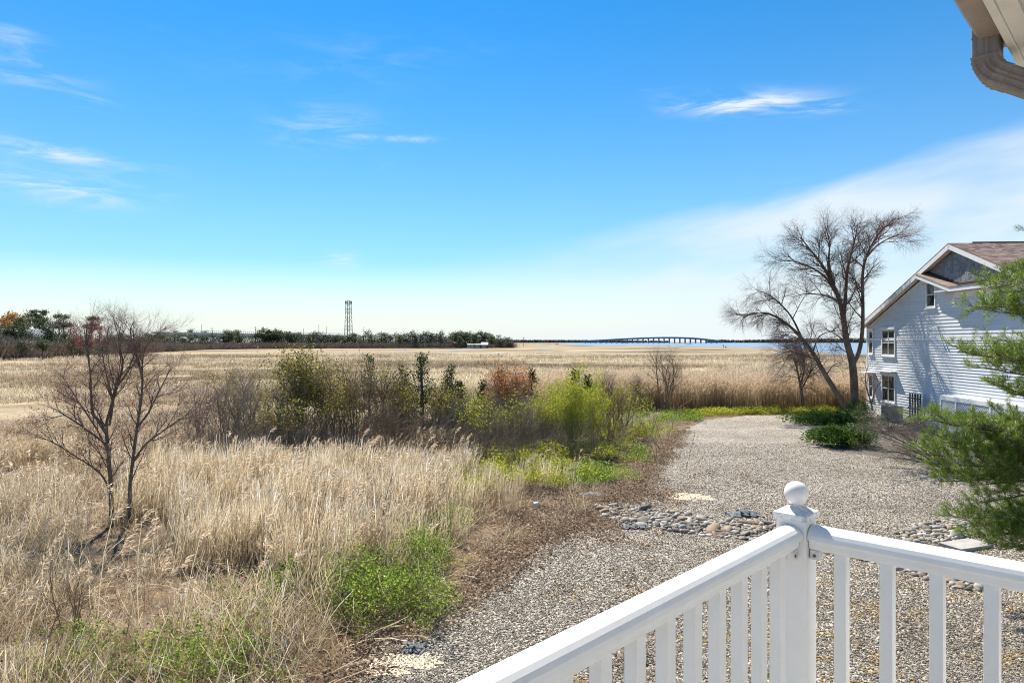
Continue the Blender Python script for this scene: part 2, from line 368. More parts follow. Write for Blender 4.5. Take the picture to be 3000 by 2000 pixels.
# gravel
def gravel_material():
    m = bpy.data.materials.new('gravel'); m.use_nodes = True; nt = m.node_tree; N = nt.nodes; L = nt.links
    b = N['Principled BSDF']; b.inputs['Roughness'].default_value = .9; b.inputs['Specular IOR Level'].default_value = .2
    geo = N.new('ShaderNodeNewGeometry'); P = geo.outputs['Position']
    vo = N.new('ShaderNodeTexVoronoi'); vo.inputs['Scale'].default_value = 26; vo.inputs['Randomness'].default_value = 1; L.new(P, vo.inputs['Vector'])
    sp = N.new('ShaderNodeSeparateColor'); L.new(vo.outputs['Color'], sp.inputs[0])
    rp = N.new('ShaderNodeValToRGB'); L.new(sp.outputs[0], rp.inputs[0]); e = rp.color_ramp.elements
    cs = [(0, (.09, .075, .06)), (.3, (.21, .18, .145)), (.55, (.31, .27, .22)), (.8, (.41, .365, .305)), (1, (.55, .51, .45))]
    for i, (p, c) in enumerate(cs):
        el = e[0] if i == 0 else (e[1] if i == len(cs) - 1 else e.new(p)); el.position = p; el.color = (*c, 1)
    n = N.new('ShaderNodeTexNoise'); n.inputs['Scale'].default_value = .35; n.inputs['Detail'].default_value = 7; n.inputs['Roughness'].default_value = .62; L.new(P, n.inputs['Vector'])
    r2 = N.new('ShaderNodeValToRGB'); L.new(n.outputs['Fac'], r2.inputs[0]); r2.color_ramp.elements[0].position = .36; r2.color_ramp.elements[0].color = (.78, .75, .70, 1); r2.color_ramp.elements[1].position = .64; r2.color_ramp.elements[1].color = (1.12, 1.1, 1.06, 1)
    mx = N.new('ShaderNodeMix'); mx.data_type = 'RGBA'; mx.blend_type = 'MULTIPLY'; mx.inputs['Factor'].default_value = 1; L.new(rp.outputs[0], mx.inputs[6]); L.new(r2.outputs[0], mx.inputs[7])
    n2 = N.new('ShaderNodeTexNoise'); n2.inputs['Scale'].default_value = .8; n2.inputs['Detail'].default_value = 8; n2.inputs['Roughness'].default_value = .72; mp = N.new('ShaderNodeMapping'); mp.inputs['Location'].default_value = (7.3, 3.1, 0); L.new(P, mp.inputs[0]); L.new(mp.outputs[0], n2.inputs['Vector'])
    r3 = N.new('ShaderNodeValToRGB'); L.new(n2.outputs['Fac'], r3.inputs[0]); r3.color_ramp.elements[0].position = .60; r3.color_ramp.elements[0].color = (0, 0, 0, 1); r3.color_ramp.elements[1].position = .72; r3.color_ramp.elements[1].color = (.6, .6, .6, 1)
    m2 = N.new('ShaderNodeMix'); m2.data_type = 'RGBA'; L.new(r3.outputs[0], m2.inputs['Factor']); L.new(mx.outputs[2], m2.inputs[6]); m2.inputs[7].default_value = (.42, .28, .09, 1)
    L.new(m2.outputs[2], b.inputs['Base Color'])
    bp = N.new('ShaderNodeBump'); bp.inputs['Strength'].default_value = 1.0; bp.inputs['Distance'].default_value = .03; bp.invert = True; L.new(vo.outputs['Distance'], bp.inputs['Height']); L.new(bp.outputs[0], b.inputs['Normal'])
    return m
gravm = gravel_material()
def jitter_edge():
    rg = np.random.default_rng(3); out = []
    e = np.array(EDGE)
    for i in range(len(e) - 1):
        n = max(2, int(np.linalg.norm(e[i + 1] - e[i]) / .35))
        for k in range(n):
            p = e[i] + (e[i + 1] - e[i]) * k / n; out.append((p[0] + rg.normal() * .09, p[1] + rg.normal() * .05))
    return out
GP = jitter_edge() + [(21.5, 43.6), (45, 45), (45, -8)]
m_ = MB(); m_.add([(x, y, 0) for x, y in GP], [tuple(range(len(GP) - 1, -1, -1))])
gravel = tag(m_.build('gravel_yard', gravm), kind='structure')

# water beyond the marsh
def water_material():
    m = bpy.data.materials.new('bay_water'); m.use_nodes = True; nt = m.node_tree; N = nt.nodes; L = nt.links
    b = N['Principled BSDF']; b.inputs['Base Color'].default_value = (.10, .20, .34, 1); b.inputs['Roughness'].default_value = .22; b.inputs['Specular IOR Level'].default_value = .5
    geo = N.new('ShaderNodeNewGeometry'); n = N.new('ShaderNodeTexNoise'); n.inputs['Scale'].default_value = .25; n.inputs['Detail'].default_value = 6; L.new(geo.outputs['Position'], n.inputs['Vector'])
    bp = N.new('ShaderNodeBump'); bp.inputs['Strength'].default_value = .5; bp.inputs['Distance'].default_value = .5; L.new(n.outputs['Fac'], bp.inputs['Height']); L.new(bp.outputs[0], b.inputs['Normal'])
    return m
watm = water_material()
def water(name, poly, z):
    mm = MB(); mm.add([(x, y, z) for x, y in poly], [tuple(range(len(poly)))]); return tag(mm.build(name, watm), kind='structure')
rg = np.random.default_rng(8)
near = []
for px, py in [(1640, 1007.2), (1690, 1010), (1760, 1011.5), (1850, 1012), (1960, 1013.5), (2040, 1014.5), (2150, 1016), (2260, 1019), (2330, 1021), (2390, 1030), (2450, 1038), (2540, 1046), (2640, 1054), (2900, 1060)]:
    q = G(px, py); near.append((q[0], q[1]))
near2 = []
for i in range(len(near) - 1):
    a, b_ = np.array(near[i]), np.array(near[i + 1])
    for k in range(6):
        p = a + (b_ - a) * k / 6; near2.append((p[0] + rg.normal() * 2, p[1] * (1 + rg.normal() * .006)))
near2.append(near[-1])
water('bay_water', [(G(1640, 1006)[0], 1650.0)] + [(220, 2350), (2600, 2350), (2600, 70)][0:1] + [] + [(2600, 2350), (2600, 140)] + near2[::-1], -.04)
for k, poly in enumerate([[(1560, 1021), (1600, 1019.8), (1640, 1020.6), (1600, 1022.4)], [(1290, 1028.5), (1340, 1027.6), (1372, 1029.2), (1330, 1030.4)], [(1410, 1034.5), (1470, 1033.8), (1500, 1035), (1450, 1036)], [(2250, 1031), (2330, 1029.5), (2350, 1032), (2290, 1033.5)], [(1150, 1027), (1180, 1026.4), (1200, 1027.4), (1170, 1028)]]):
    water('tidal_pool_water', [tuple(G(*p)[:2]) for p in poly][::-1], -.035)

# ------------------------------------------------------------------ the balcony we stand on
UP = np.array([0, 0, 1.])
AZ1 = R(43.7)
A = np.array([math.sin(AZ1), math.cos(AZ1), 0.])          # along the left rail, away from us
B = np.array([A[1], -A[0], 0.])                           # along the right rail, to the right and back
POST = np.array([.4165 * 2.38, 2.38, 0.])
DECK = 3.05
def rail_profile():
    pr = [(-.022, 0), (.022, 0), (.030, .012), (.032, .030), (.044, .036)]
    for i in range(0, 11):
        a = i * math.pi / 10; pr.append((.044 * math.cos(a), .040 + .040 * math.sin(a)))
    pr += [(-.044, .036), (-.032, .030), (-.030, .012)]
    return pr
rail = thing('balcony_railing', 'white vinyl balcony railing with square balusters and a corner post with ball', 'railing', (POST[0], POST[1], DECK))
def bevel(o, wd=.003, seg=2):
    md = o.modifiers.new('bevel', 'BEVEL'); md.width = wd; md.segments = seg; md.limit_method = 'ANGLE'; md.angle_limit = R(35); return o
def cbox(c, s, ax): return MB().box(c, s, ax)
AX = [A, B, UP]
post = bevel(cbox((POST[0], POST[1], (DECK + 3.99) / 2), (.1016, .1016, 3.99 - DECK), AX).build('corner_post', vinyl, rail), .006, 3)
# cap: lip plus shallow pyramid
cp = MB(); hw = .0585; P3 = np.array([POST[0], POST[1], 0.])
def ring(h, z): return [P3 + A * i * h + B * j * h + UP * z for i, j in ((-1, -1), (1, -1), (1, 1), (-1, 1))]
lv = [ring(.0545, 3.988), ring(hw, 3.990), ring(hw, 4.008), ring(hw - .004, 4.0115), ring(.016, 4.029), ring(.014, 4.034)]
cp.add(sum(lv, []), [(3, 2, 1, 0)] + [(4 * k + i, 4 * k + (i + 1) % 4, 4 * k + 4 + (i + 1) % 4, 4 * k + 4 + i) for k in range(5) for i in range(4)] + [(20, 21, 22, 23)])
cap = bevel(cp.build('post_cap', vinyl_dirty, post), .0015, 2)
import bmesh
def uv_sphere(name, material, parent, c, r, seg=48, rings=24, squash=1.0):
    me = bpy.data.meshes.new(name); bm = bmesh.new(); bmesh.ops.create_uvsphere(bm, u_segments=seg, v_segments=rings, radius=r)
    for v in bm.verts: v.co.z *= squash
    bm.to_mesh(me); bm.free(); me.materials.append(material); me.polygons.foreach_set('use_smooth', [True] * len(me.polygons))
    o = bpy.data.objects.new(name, me); COL.objects.link(o); o.parent = parent; o.location = np.asarray(c) - ORG[parent.name]; return o
ball = uv_sphere('ball_finial', vinyl, post, (POST[0], POST[1], 4.0725), .0405, 64, 32)
nk = MB().tube([P3 + UP * 4.026, P3 + UP * 4.040], [.019, .016], 20).build('finial_neck', vinyl_dirty, post, True)
RZ = 3.893                                                    # underside of the hand rail
def make_rail(name, start, dirv, side, length, z, prof):
    mm = MB(); mm.prism([(u, v) for u, v in prof], start + UP * z, side, UP, dirv, length); o = mm.build(name, vinyl, rail)
    md = o.modifiers.new('bevel', 'BEVEL'); md.width = .002; md.segments = 2; md.limit_method = 'ANGLE'; md.angle_limit = R(28)
    o.data.polygons.foreach_set('use_smooth', [False] * len(o.data.polygons)); return o
PF = rail_profile()
s1 = P3 - A * .0525; s2 = P3 + B * .0525
hr1 = make_rail('hand_rail', s1, -A, B, 3.6, RZ, PF); hr2 = make_rail('hand_rail', s2, B, A, 1.7, RZ, PF)
BR = [(-.022, 0), (.022, 0), (.022, .07), (-.022, .07)]
make_rail('bottom_rail', s1, -A, B, 3.6, DECK + .07, BR); make_rail('bottom_rail', s2, B, A, 1.7, DECK + .07, BR)
bal = MB().box((0, 0, (RZ - DECK - .14) / 2), (.038, .038, RZ - DECK - .14), AX).mesh('baluster', vinyl)
def put_baluster(p):
    o = bpy.data.objects.new('baluster', bal); COL.objects.link(o); o.parent = rail; o.location = np.array([p[0], p[1], DECK + .14]) - ORG[rail.name]
    bevel(o, .002, 2)
for k in range(24): put_baluster(P3 - A * (.162 + .1402 * k))
for k in range(11): put_baluster(P3 + B * (.150 + .1385 * k))
for start, d_, sd in ((s1, -A, B), (s2, B, A)):               # brackets under the rail ends, each with its screw
    br = MB(); br.box(start + d_ * .016 + UP * (RZ - .017), (.030, .046, .032), [d_, sd, UP])
    bo = bevel(br.build('rail_bracket', vinyl_dirty, rail), .002)
    for s_ in (-1, 1):
        q = start + d_ * .017 + sd * .0232 * s_ + UP * (RZ - .019)
        MB().tube([q, q + sd * .0022 * s_], .0055, 10).build('screw', mat('rusty_screw', (.16, .10, .05), .6), bo)
# deck boards under us (below the picture's edge)
deckm = mat('deck_board', (.36, .34, .31), .8, (.30, .28, .25), 4, stretch=(1, 1, 1))
dk = thing('balcony_deck', 'grey board deck floor under the white balcony railing', 'deck', (POST[0], POST[1], DECK))
brd = MB().box((0, 0, 0), (4.4, .135, .028), [A, B, UP]).mesh('deck_board', deckm)
for k in range(13):
    o = bpy.data.objects.new('deck_board', brd); COL.objects.link(o); o.parent = dk
    o.location = (P3 - A * 2.1 + B * (.02 + .142 * k) + UP * (DECK - .014)) - ORG[dk.name]
jb = MB()
for t in (.0, -4.15): jb.box(P3 + A * t + B * .9 + UP * (DECK - .13), (.05, 1.95, .19), AX)
for t in (.03, 1.75): jb.box(P3 - A * 2.07 + B * t + UP * (DECK - .13), (4.05, .05, .188), AX)
jb.build('joist', trimw, dk)
for t, q in ((.0, .0), (-4.1, .0)):
    c = P3 + A * t + B * q
    bevel(MB().box((c[0], c[1], (DECK - .225) / 2), (.14, .14, DECK - .225), AX).build('support_post', vinyl, dk), .006)

# our own house: eave, gutter and down pipe at the top right
def EV(a, p, z): return A * a + B * p + UP * z           # a along the eave, p to the right of the eye
own = thing('near_house', 'near house corner with cream vented soffit, gutter and grey downspout overhead', 'house', EV(1.2, .9, 0))
ZS = 5.63
MB().box(EV(.0, 3.0, 2.9), (7.2, 4.2, 5.6), AX).build('wall', siding, own)
fa = bevel(MB().box(EV(1.0, -.383, ZS + .09), (4.6, .024, .2), AX).build('fascia', soff, own), .003)
MB().prism([(-.43, 5.835), (3.2, 7.2), (3.2, 7.32), (-.43, 5.90)], EV(-1.6, 0, 0), B, UP, A, 4.95).build('roof', roofm, own)
# soffit: panels, each with rows of vent slits cut as raised lips
sp_ = MB().box(EV(1.0, .30, ZS + .035), (4.6, 1.342, .02), AX).build('soffit', soff, own)
MB().box(EV(1.0, -.345, ZS + .012), (4.6, .05, .026), AX).build('soffit_trim', soff, own)
slot = MB().box((0, 0, 0), (.006, .024, .003), AX).mesh('vent_slit', mat('vent_dark', (.05, .045, .04), .9))
sl = MB()
for i in range(150):
    a = 1.2 + i * .0135
    for j in range(11):
        if (i // 11) % 2 == 0 or True:
            sl.box(EV(a, -.295 + j * .034 + (.017 if i % 2 else 0), ZS + .0235), (.0042, .021, .004), AX)
tag(sl.build('vent_slits', mat('vent_dark', (.05, .045, .04), .9), sp_), kind='stuff')
guttm = mat('gutter_tan', (.30, .245, .20), .45, (.36, .30, .25), 6)
dspm = mat('downspout_grey', (.215, .19, .175), .42, (.29, .255, .235), 9, spec=.5, stretch=(3, 3, 1))
gp = [(0, 0), (-.075, 0), (-.084, .012), (-.092, .055), (-.118, .085), (-.122, .118), (-.108, .122), (-.106, .112), (-.112, .088), (-.086, .06), (-.078, .014), (-.072, .006), (-.006, .006), (-.006, .12), (0, .12)]
gu = MB(); gu.prism(gp, EV(-1.2, -.397, ZS + .035), B, UP, A, 4.22); gu.build('gutter', guttm, own)
ec = MB(); ec.prism([(0, 0), (-.075, 0), (-.084, .012), (-.092, .055), (-.118, .085), (-.122, .122), (0, .122)], EV(3.021, -.397, ZS + .035), B, UP, A, .004); ec.build('gutter_end_cap', guttm, own)
# downspout: corrugated rectangular pipe, straight, crimped elbow, run back to the wall
def dsp_ring(c, n, tdir, sx=.051, sy=.038, rib=.0028):
    """corrugated rectangle: long side across A, short side across n"""
    out = []
    def side(p0, p1, k):
        for i in range(k):
            t = i / k; out.append((p0[0] + (p1[0] - p0[0]) * t, p0[1] + (p1[1] - p0[1]) * t))
    K = 16
    def corr(u, flat): return rib * (1 if (int(u * K) % 4) in (1, 2) else -.4)
    pts_ = []
    for i in range(K):
        u = -1 + 2 * i / K; pts_.append((u * sx, sy + corr((u + 1) / 2, 0)))
    for i in range(10):
        u = 1 - 2 * i / 10; pts_.append((sx + corr((u + 1) / 2, 1) * .7, u * sy))
    for i in range(K):
        u = 1 - 2 * i / K; pts_.append((u * sx, -sy - corr((u + 1) / 2, 0)))
    for i in range(10):
        u = -1 + 2 * i / 10; pts_.append((-sx - corr((u + 1) / 2, 1) * .7, u * sy))
    return [c + A * u + n * v for u, v in pts_]
def dsp(name, path, parent, scales):
    rings = []; mm = MB()
    for (c, t), s in zip(path, scales):
        n = np.cross(t, A); n /= np.linalg.norm(n); rings.append(dsp_ring(c, n, t, .051 * s, .038 * s))
    k = len(rings[0]); vs = np.concatenate(rings)
    mm.add(vs, [(i * k + j, i * k + (j + 1) % k, (i + 1) * k + (j + 1) % k, (i + 1) * k + j) for i in range(len(rings) - 1) for j in range(k)])
    return mm.build(name, dspm, parent)
c0 = EV(2.93, -.455, 0)
down = -UP
z1 = 5.632
dso = dsp('downspout', [(c0 + UP * 5.675, down), (c0 + UP * 5.60, down)], own, [1.0, 1.0])
dsp('downspout_collar', [(c0 + UP * 5.76, down), (c0 + UP * 5.672, down)], dso, [1.035, 1.035])
path = []; scl = []; turn = R(56); rad = .085; nst = 7
cen = c0 + UP * 5.605 + B * rad
for i in range(nst + 1):
    for s_, e_ in ((1.0, 0), (1.09, .12)) if i < nst else ((1.0, 0),):
        a = turn * (i + e_) / nst
        c = cen - B * rad * math.cos(a) - UP * rad * math.sin(a); t = down * math.cos(a) + B * math.sin(a)
        path.append((c, t)); scl.append(s_ * (1.03 - .03 * i / nst))
dsp('elbow', path, dso, scl)
cE, tE = path[-1]
dsp('return_pipe', [(cE - tE * .01, tE), (cE + tE * .03, tE), (cE + tE * .031, tE), (cE + tE * 1.1, tE)], dso, [1.0, 1.0, .95, .95])

# ------------------------------------------------------------------ the house next door
HA = R(2.9)
HW = -np.array([math.sin(HA), math.cos(HA), 0.])       # along the gable wall, towards us
HN = np.array([-math.cos(HA), math.sin(HA), 0.])       # out of the wall
H0 = np.array([23.1, 44.4, 0.])
HX = [HW, HN, UP]
def H(s, n, z): return H0 + HW * s + HN * n + UP * z
house = thing('neighbour_house', 'pale grey sided house with shake gable and brown roof beside birch trees', 'house', H(0, 0, 0))
APS, APZ, EVZ = 9.7, 9.45, 5.62                          # apex position and height, eave height at the corner
SL = (APZ - EVZ) / APS
LEN = 19.4
def roofz(s): return APZ - abs(s - APS) * SL
# main body: a closed shell set back 2 cm behind the boards
def wedge_board(mm, s0, s1a, s1b, z0, z1, e0, e1):
    """one course of siding: bottom from s0..s1a, top from e0..e1; butt edge proud"""
    b0, b1, t0, t1 = H(s0, .034, z0), H(s1a, .034, z0), H(e0, .004, z1), H(e1, .004, z1)
    c0_, c1_, d0, d1 = H(s0, -.01, z0), H(s1a, -.01, z0), H(e0, -.01, z1), H(e1, -.01, z1)
    mm.add([b0, b1, t1, t0, c0_, c1_, d1, d0], [(0, 3, 2, 1), (0, 1, 5, 4), (0, 4, 7, 3), (1, 2, 6, 5), (3, 7, 6, 2), (4, 5, 6, 7)])
sh = MB()
prof = [(0, .0), (LEN, .0), (LEN, EVZ - .1), (APS, APZ - .1), (0, EVZ - .1)]
sh.prism(prof, H(0, -.012, 0), HW, UP, -HN, 16.0)
sh.build('wall', siding, house)
BAND = 4.66
lo_ = MB()
z = .35
while z < BAND - .06:
    z1 = min(z + .15, BAND - .03)
    wedge_board(lo_, .1, LEN - .1, 0, z, z1, .1, LEN - .1); z += .15
tag(lo_.build('lower_siding', siding, house), kind='stuff')
z = BAND + .17
while z < 8.9:
    zt = z + .185
    def span(zz):
        h = (zz + .28 - EVZ) / SL
        return max(.1, h), min(LEN - .1, 2 * APS - max(h, 0))
    a0, a1 = span(z); b0, b1 = span(zt)
    if b1 - b0 < .3: break
    mm = MB(); wedge_board(mm, a0, a1, 0, z, zt, b0, b1); mm.build('siding_board', siding, house); z += .185
MB().box(H(LEN / 2, .014, BAND + .07), (LEN - .2, .05, .17), HX).build('band_board', trimw, house)
MB().box(H(LEN / 2, .01, .17), (LEN, .05, .32), HX).build('foundation_skirt', trimw, house)
for s_ in (.05,):
    MB().box(H(s_, .012, 2.85), (.11, .055, 5.35), HX).build('corner_board', trimw, house)
# roof: two thick planes with courses of shingles, rake boards and soffits
OV = .42
def roof_plane(s_e, s_t, z_e, z_t, name):
    dv = np.array([0, 0, 0.]) + HW * (s_t - s_e) + UP * (z_t - z_e); Ld = np.linalg.norm(dv); dv /= Ld
    nr = np.cross(dv, HN); nr = nr if nr[2] > 0 else -nr
    mm = MB(); mm.prism([(0, -.05), (Ld, -.05), (Ld, .0), (0, .0)], H(s_e, OV, z_e), dv, nr, -HN, 16.6)
    ro = mm.build(name, roofm, house)
    c = MB(); rr = np.random.default_rng(5); ncol = 46; nrow = int(Ld / .155)
    for r_ in range(nrow):                                  # shingle tabs, each lifted a little
        off = rr.uniform(0, .3)
        k = -.0
        while k < 16.4:
            wd = rr.uniform(.16, .42); wd = min(wd, 16.55 - k)
            p = H(s_e, OV, z_e) + dv * (r_ * .155) - HN * k
            h_ = rr.uniform(.004, .016)
            q = [p + nr * .002, p - HN * (wd - .008) + nr * .002, p - HN * (wd - .008) + dv * .16 + nr * .002, p + dv * .16 + nr * .002]
            c.add(q + [q[0] + nr * h_, q[1] + nr * h_, q[2] + nr * .003, q[3] + nr * .003], [(4, 5, 6, 7), (0, 1, 5, 4), (1, 2, 6, 5), (3, 0, 4, 7)], rr.uniform())
            k += wd
    return ro, c
r1, c1 = roof_plane(-.55, APS, EVZ - .55 * SL + .15, APZ + .15, 'roof')
r2, c2 = roof_plane(2 * APS + .55, APS, EVZ - .55 * SL + .15, APZ + .15, 'roof')
def shingle_mat():
    m = leafmat('shingle_tab', [(.13, .085, .065), (.21, .145, .115), (.29, .205, .165), (.36, .27, .22)], .0); return m
tag(c1.build('shingles', shingle_mat(), r1), kind='stuff'); tag(c2.build('shingles', shingle_mat(), r2), kind='stuff')
MB().tube([H(APS, OV - 1.2, APZ + .17), H(APS, -15.5, APZ + .17)], .045, 6).build('ridge_vent', mat('ridge_dark', (.07, .06, .055), .9), house)
MB().tube([H(APS - .35, -4.6, APZ - .1), H(APS - .35, -4.6, APZ + .38)], .06, 10).build('vent_pipe', metalg, house)
def slope_box(sA, zA, sB, zB, nA, th, hh, name, m):
    dv = HW * (sB - sA) + UP * (zB - zA); Ld = np.linalg.norm(dv); dv /= Ld; nr = np.cross(dv, HN); nr = nr if nr[2] > 0 else -nr
    mm = MB(); mm.prism([(0, -hh), (Ld, -hh), (Ld, 0), (0, 0)], H(sA, nA, zA), dv, nr, -HN, th); return mm.build(name, m, house)
for sA, nm in ((-.55, 1), (2 * APS + .55, 2)):
    zA = EVZ - .55 * SL + .10
    slope_box(sA, zA + .02, APS, APZ + .12, OV - .002, .03, .26, 'rake_board', trimw)
    slope_box(sA, zA - .115, APS, APZ - .015, OV - .032, OV - .03, .02, 'rake_soffit', soff)
    slope_box(sA + (.7 if sA < 0 else -.7), EVZ + .15 * SL - .12, APS, APZ - .16 + 0.0, .03, .05, .16, 'frieze_board', trimw)
# shake gable and the pent roof under it
gz = 7.36
MB().prism([(6.8, 8.42 + .0), (10.2, gz + .1), (13.95, gz + .1), (APS, APZ - .2)], H(0, .022, 0), HW, UP, HN, .02).build('shake_gable', shake, house)
shk = MB(); rr = np.random.default_rng(12)
zz = gz + .12
while zz < APZ - .25:
    s_ = 5.6
    lo_s = max(APS - (APZ - .22 - zz - .15) / SL, 10.2 - (zz - gz - .02) / .40); hi_s = APS + (APZ - .22 - zz - .15) / SL
    s_ = lo_s
    while s_ < min(hi_s, 13.9):
        wd = rr.uniform(.10, .24); n0 = rr.uniform(.052, .064)
        shk.box(H(s_ + wd / 2, n0 / 2 + .02, zz + .075), (wd - .008, n0 - .02, .158), HX, rr.uniform()); s_ += wd
    zz += .155
tag(shk.build('shakes', leafmat('shake_tab', [(.14, .155, .18), (.20, .215, .24), (.255, .27, .29)], 0.0), house), kind='stuff')
PN = .62
def pent(sA, zA, sB, zB):
    m1 = MB(); dv = HW * (sB - sA) + UP * (zB - zA)
    a0, a1 = H(sA, .03, zA + .05), H(sB, .03, zB + .05); b0, b1 = H(sA, PN, zA), H(sB, PN, zB)
    dn = UP * -.04
    m1.add([a0, a1, b1, b0, a0 + dn, a1 + dn, b1 + dn, b0 + dn], [(0, 3, 2, 1), (4, 5, 6, 7), (3, 7, 6, 2), (0, 1, 5, 4), (1, 2, 6, 5), (0, 4, 7, 3)])
    m1.build('pent_roof', roofm, house)
    mf = MB(); c = [H(sA, .075, zA + .03), H(sB, .075, zB + .03), H(sB, .075, zB + .19), H(sA, .075, zA + .19)]; mf.add(c + [q - HN * .03 for q in c], [(0, 3, 2, 1), (4, 5, 6, 7), (0, 1, 5, 4), (3, 7, 6, 2), (1, 2, 6, 5), (0, 4, 7, 3)]); mf.build('shadow_flashing', mat('shadow_flashing_dark', (.035, .028, .026), .8), house)  # near-black strip paints the shadow line above the pent roof
    m2 = MB(); c = [H(sA, PN - .03, zA - .045), H(sB, PN - .03, zB - .045), H(sB, PN - .03, zB - .25), H(sA, PN - .03, zA - .25)]
    m2.add(c + [q - HN * .03 for q in c], [(0, 3, 2, 1), (4, 5, 6, 7), (0, 1, 5, 4), (3, 7, 6, 2), (1, 2, 6, 5), (0, 4, 7, 3)])
    m2.build('pent_fascia', trimw, house)
    m3 = MB(); c = [H(sA, PN - .065, zA - .225), H(sB, PN - .065, zB - .225), H(sB, .022, zB - .225), H(sA, .022, zA - .225)]
    m3.add(c + [q + UP * .02 for q in c], [(0, 1, 2, 3), (7, 6, 5, 4), (0, 4, 5, 1), (3, 2, 6, 7), (0, 3, 7, 4), (1, 5, 6, 2)]); m3.build('pent_soffit', soff, house)
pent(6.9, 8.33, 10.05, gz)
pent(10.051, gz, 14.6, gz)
MB().box(H(11.9, .05, gz - .40), (4.7, .06, .30), HX).build('frieze_board', trimw, house)
MB().box(H(9.35, PN - .3, gz - .17), (1.35, .5, .06), HX).build('eave_return', trimw, house)
# left dormer on the far slope and its roof
dm = MB().box(H(4.6, -2.6, 6.9), (3.2, 3.2, 1.5), HX).build('dormer_wall', siding, house)
MB().prism([(2.55, 7.62), (2.55, 7.78), (7.1, 8.5), (7.1, 8.34)], H(0, -.7, 0), HW, UP, -HN, 3.8).build('dormer_roof', roofm, house)
MB().prism([(2.5, 7.50), (2.5, 7.70), (7.1, 8.40), (7.1, 8.20)], H(0, -.66, 0), HW, UP, HN, .04).build('dormer_fascia', trimw, house)
MB().box(H(2.99, -1.2, 7.0), (.03, .5, .6), HX).build('dormer_window', glass, house)
# windows
def window(s, z, wd, ht, cols, parent=house, n0=.022):
    fr = MB(); t = .085
    for q in (-1, 1):
        fr.box(H(s + q * (wd / 2 - t / 2), n0 + .03, z + ht / 2), (t, .06, ht), HX)
        fr.box(H(s, n0 + .03, z + (ht / 2) + q * (ht / 2 - t / 2)), (wd - 2 * t, .06, t), HX)
    fo = fr.build('window', trimw, parent)
    iw = (wd - 2 * t) / cols
    for c in range(cols):
        cx = s - wd / 2 + t + iw * (c + .5)
        for r_ in range(2):
            cz = z + t + (ht - 2 * t) * (.25 + .5 * r_)
            MB().box(H(cx, n0 + .012, cz), (iw - .05, .008, (ht - 2 * t) / 2 - .05), HX).build('pane', glass, fo)
        if c: MB().box(H(s - wd / 2 + t + iw * c, n0 + .024, z + ht / 2), (.055, .04, ht - 2 * t), HX).build('mullion', trimw, fo)
    MB().box(H(s, n0 + .022, z + ht / 2), (wd - 2 * t, .034, .05), HX).build('meeting_rail', trimw, fo)
    MB().box(H(s, n0 + .05, z - .03), (wd + .08, .11, .07), HX).build('sill', trimw, fo)
    MB().box(H(s, n0 + .06, z + ht + .06), (wd + .10, .13, .13), HX).build('head_trim', trimw, fo)
    return fo
window(2.85, 3.72, 1.65, 1.62, 2); window(2.85, .92, 1.65, 1.66, 2)
window(.62, 3.80, .62, 1.5, 1); window(.62, 1.0, .62, 1.5, 1)
window(7.45, 6.42, .92, 1.42, 1)
MB().box(H(.62, .30, 2.62), (1.1, .55, .07), HX).build('window_awning', trimw, house)
MB().box(H(2.85, .2, 2.78), (1.9, .36, .06), HX).build('window_awning', trimw, house)
# flood lights
def flood(s, z):
    bm_ = MB().tube([H(s, .02, z), H(s, .07, z)], .06, 12).build('flood_light', trimw, house)
    for q in (-1, 1):
        p = H(s + q * .05, .06, z); e = H(s + q * .11, .24, z - .05); e2 = H(s + q * .13, .36, z - .12)
        MB().tube([p, e, e2], [.025, .03, .07], 10).build('lamp_head', trimw, bm_)
flood(8.05, 5.38); flood(7.9, 2.95)
# lattice screen of a side porch with black pots hung on it
LN = .55
lat = thing('lattice_screen', 'white lattice screen with board top along the neighbouring house wall', 'lattice', H(12.5, LN, 0))
L0, L1, LZ = 9.25, 18.3, 1.72
MB().box(H((L0 + L1) / 2, LN, LZ), (L1 - L0, .09, .20), HX).build('top_board', trimw, lat)
MB().box(H((L0 + L1) / 2, LN / 2 + .01, LZ + .12), (L1 - L0, LN - .02, .03), HX).build('ledge', trimw, lat)
for k in range(8): MB().box(H(L0 + .06 + k * 1.31, LN, LZ / 2 - .05), (.10, .085, LZ - .1), HX).build('post', trimw, lat)
ls = MB(); sp2 = .14
for q in (-1, 1):
    c = L0 - 1.6
    while c < L1 + 1.6:
        a_, b_ = c, c + q * 1.62
        z0_, z1_ = .0, 1.62
        lo_s, hi_s = L0, L1
        def clip(sv): return min(max(sv, lo_s), hi_s)
        if a_ != b_:
            ta = [(lo_s - a_) / (b_ - a_), (hi_s - a_) / (b_ - a_)]; t0, t1 = max(0, min(ta)), min(1, max(ta))
            if t1 > t0 + .01:
                p, e = H(a_ + (b_ - a_) * t0, LN + q * .006, z0_ + 1.62 * t0), H(a_ + (b_ - a_) * t1, LN + q * .006, z0_ + 1.62 * t1)
                dv = e - p; Ld = np.linalg.norm(dv); dv /= Ld; cr = np.cross(dv, HN)
                ls.box((p + e) / 2, (Ld, .046, .010), [dv, cr, HN])
        c += sp2
tag(ls.build('lattice_slats', trimw, lat), kind='stuff')
MB().box(H((L0 + L1) / 2, .06, .86), (L1 - L0, .02, 1.6), HX).build('porch_shade_sheet', mat('porch_shade', (.05, .07, .10), .9), lat)  # dark sheet behind the slats, porch shade put into its colour
potm = mat('black_pot', (.02, .02, .022), .5)
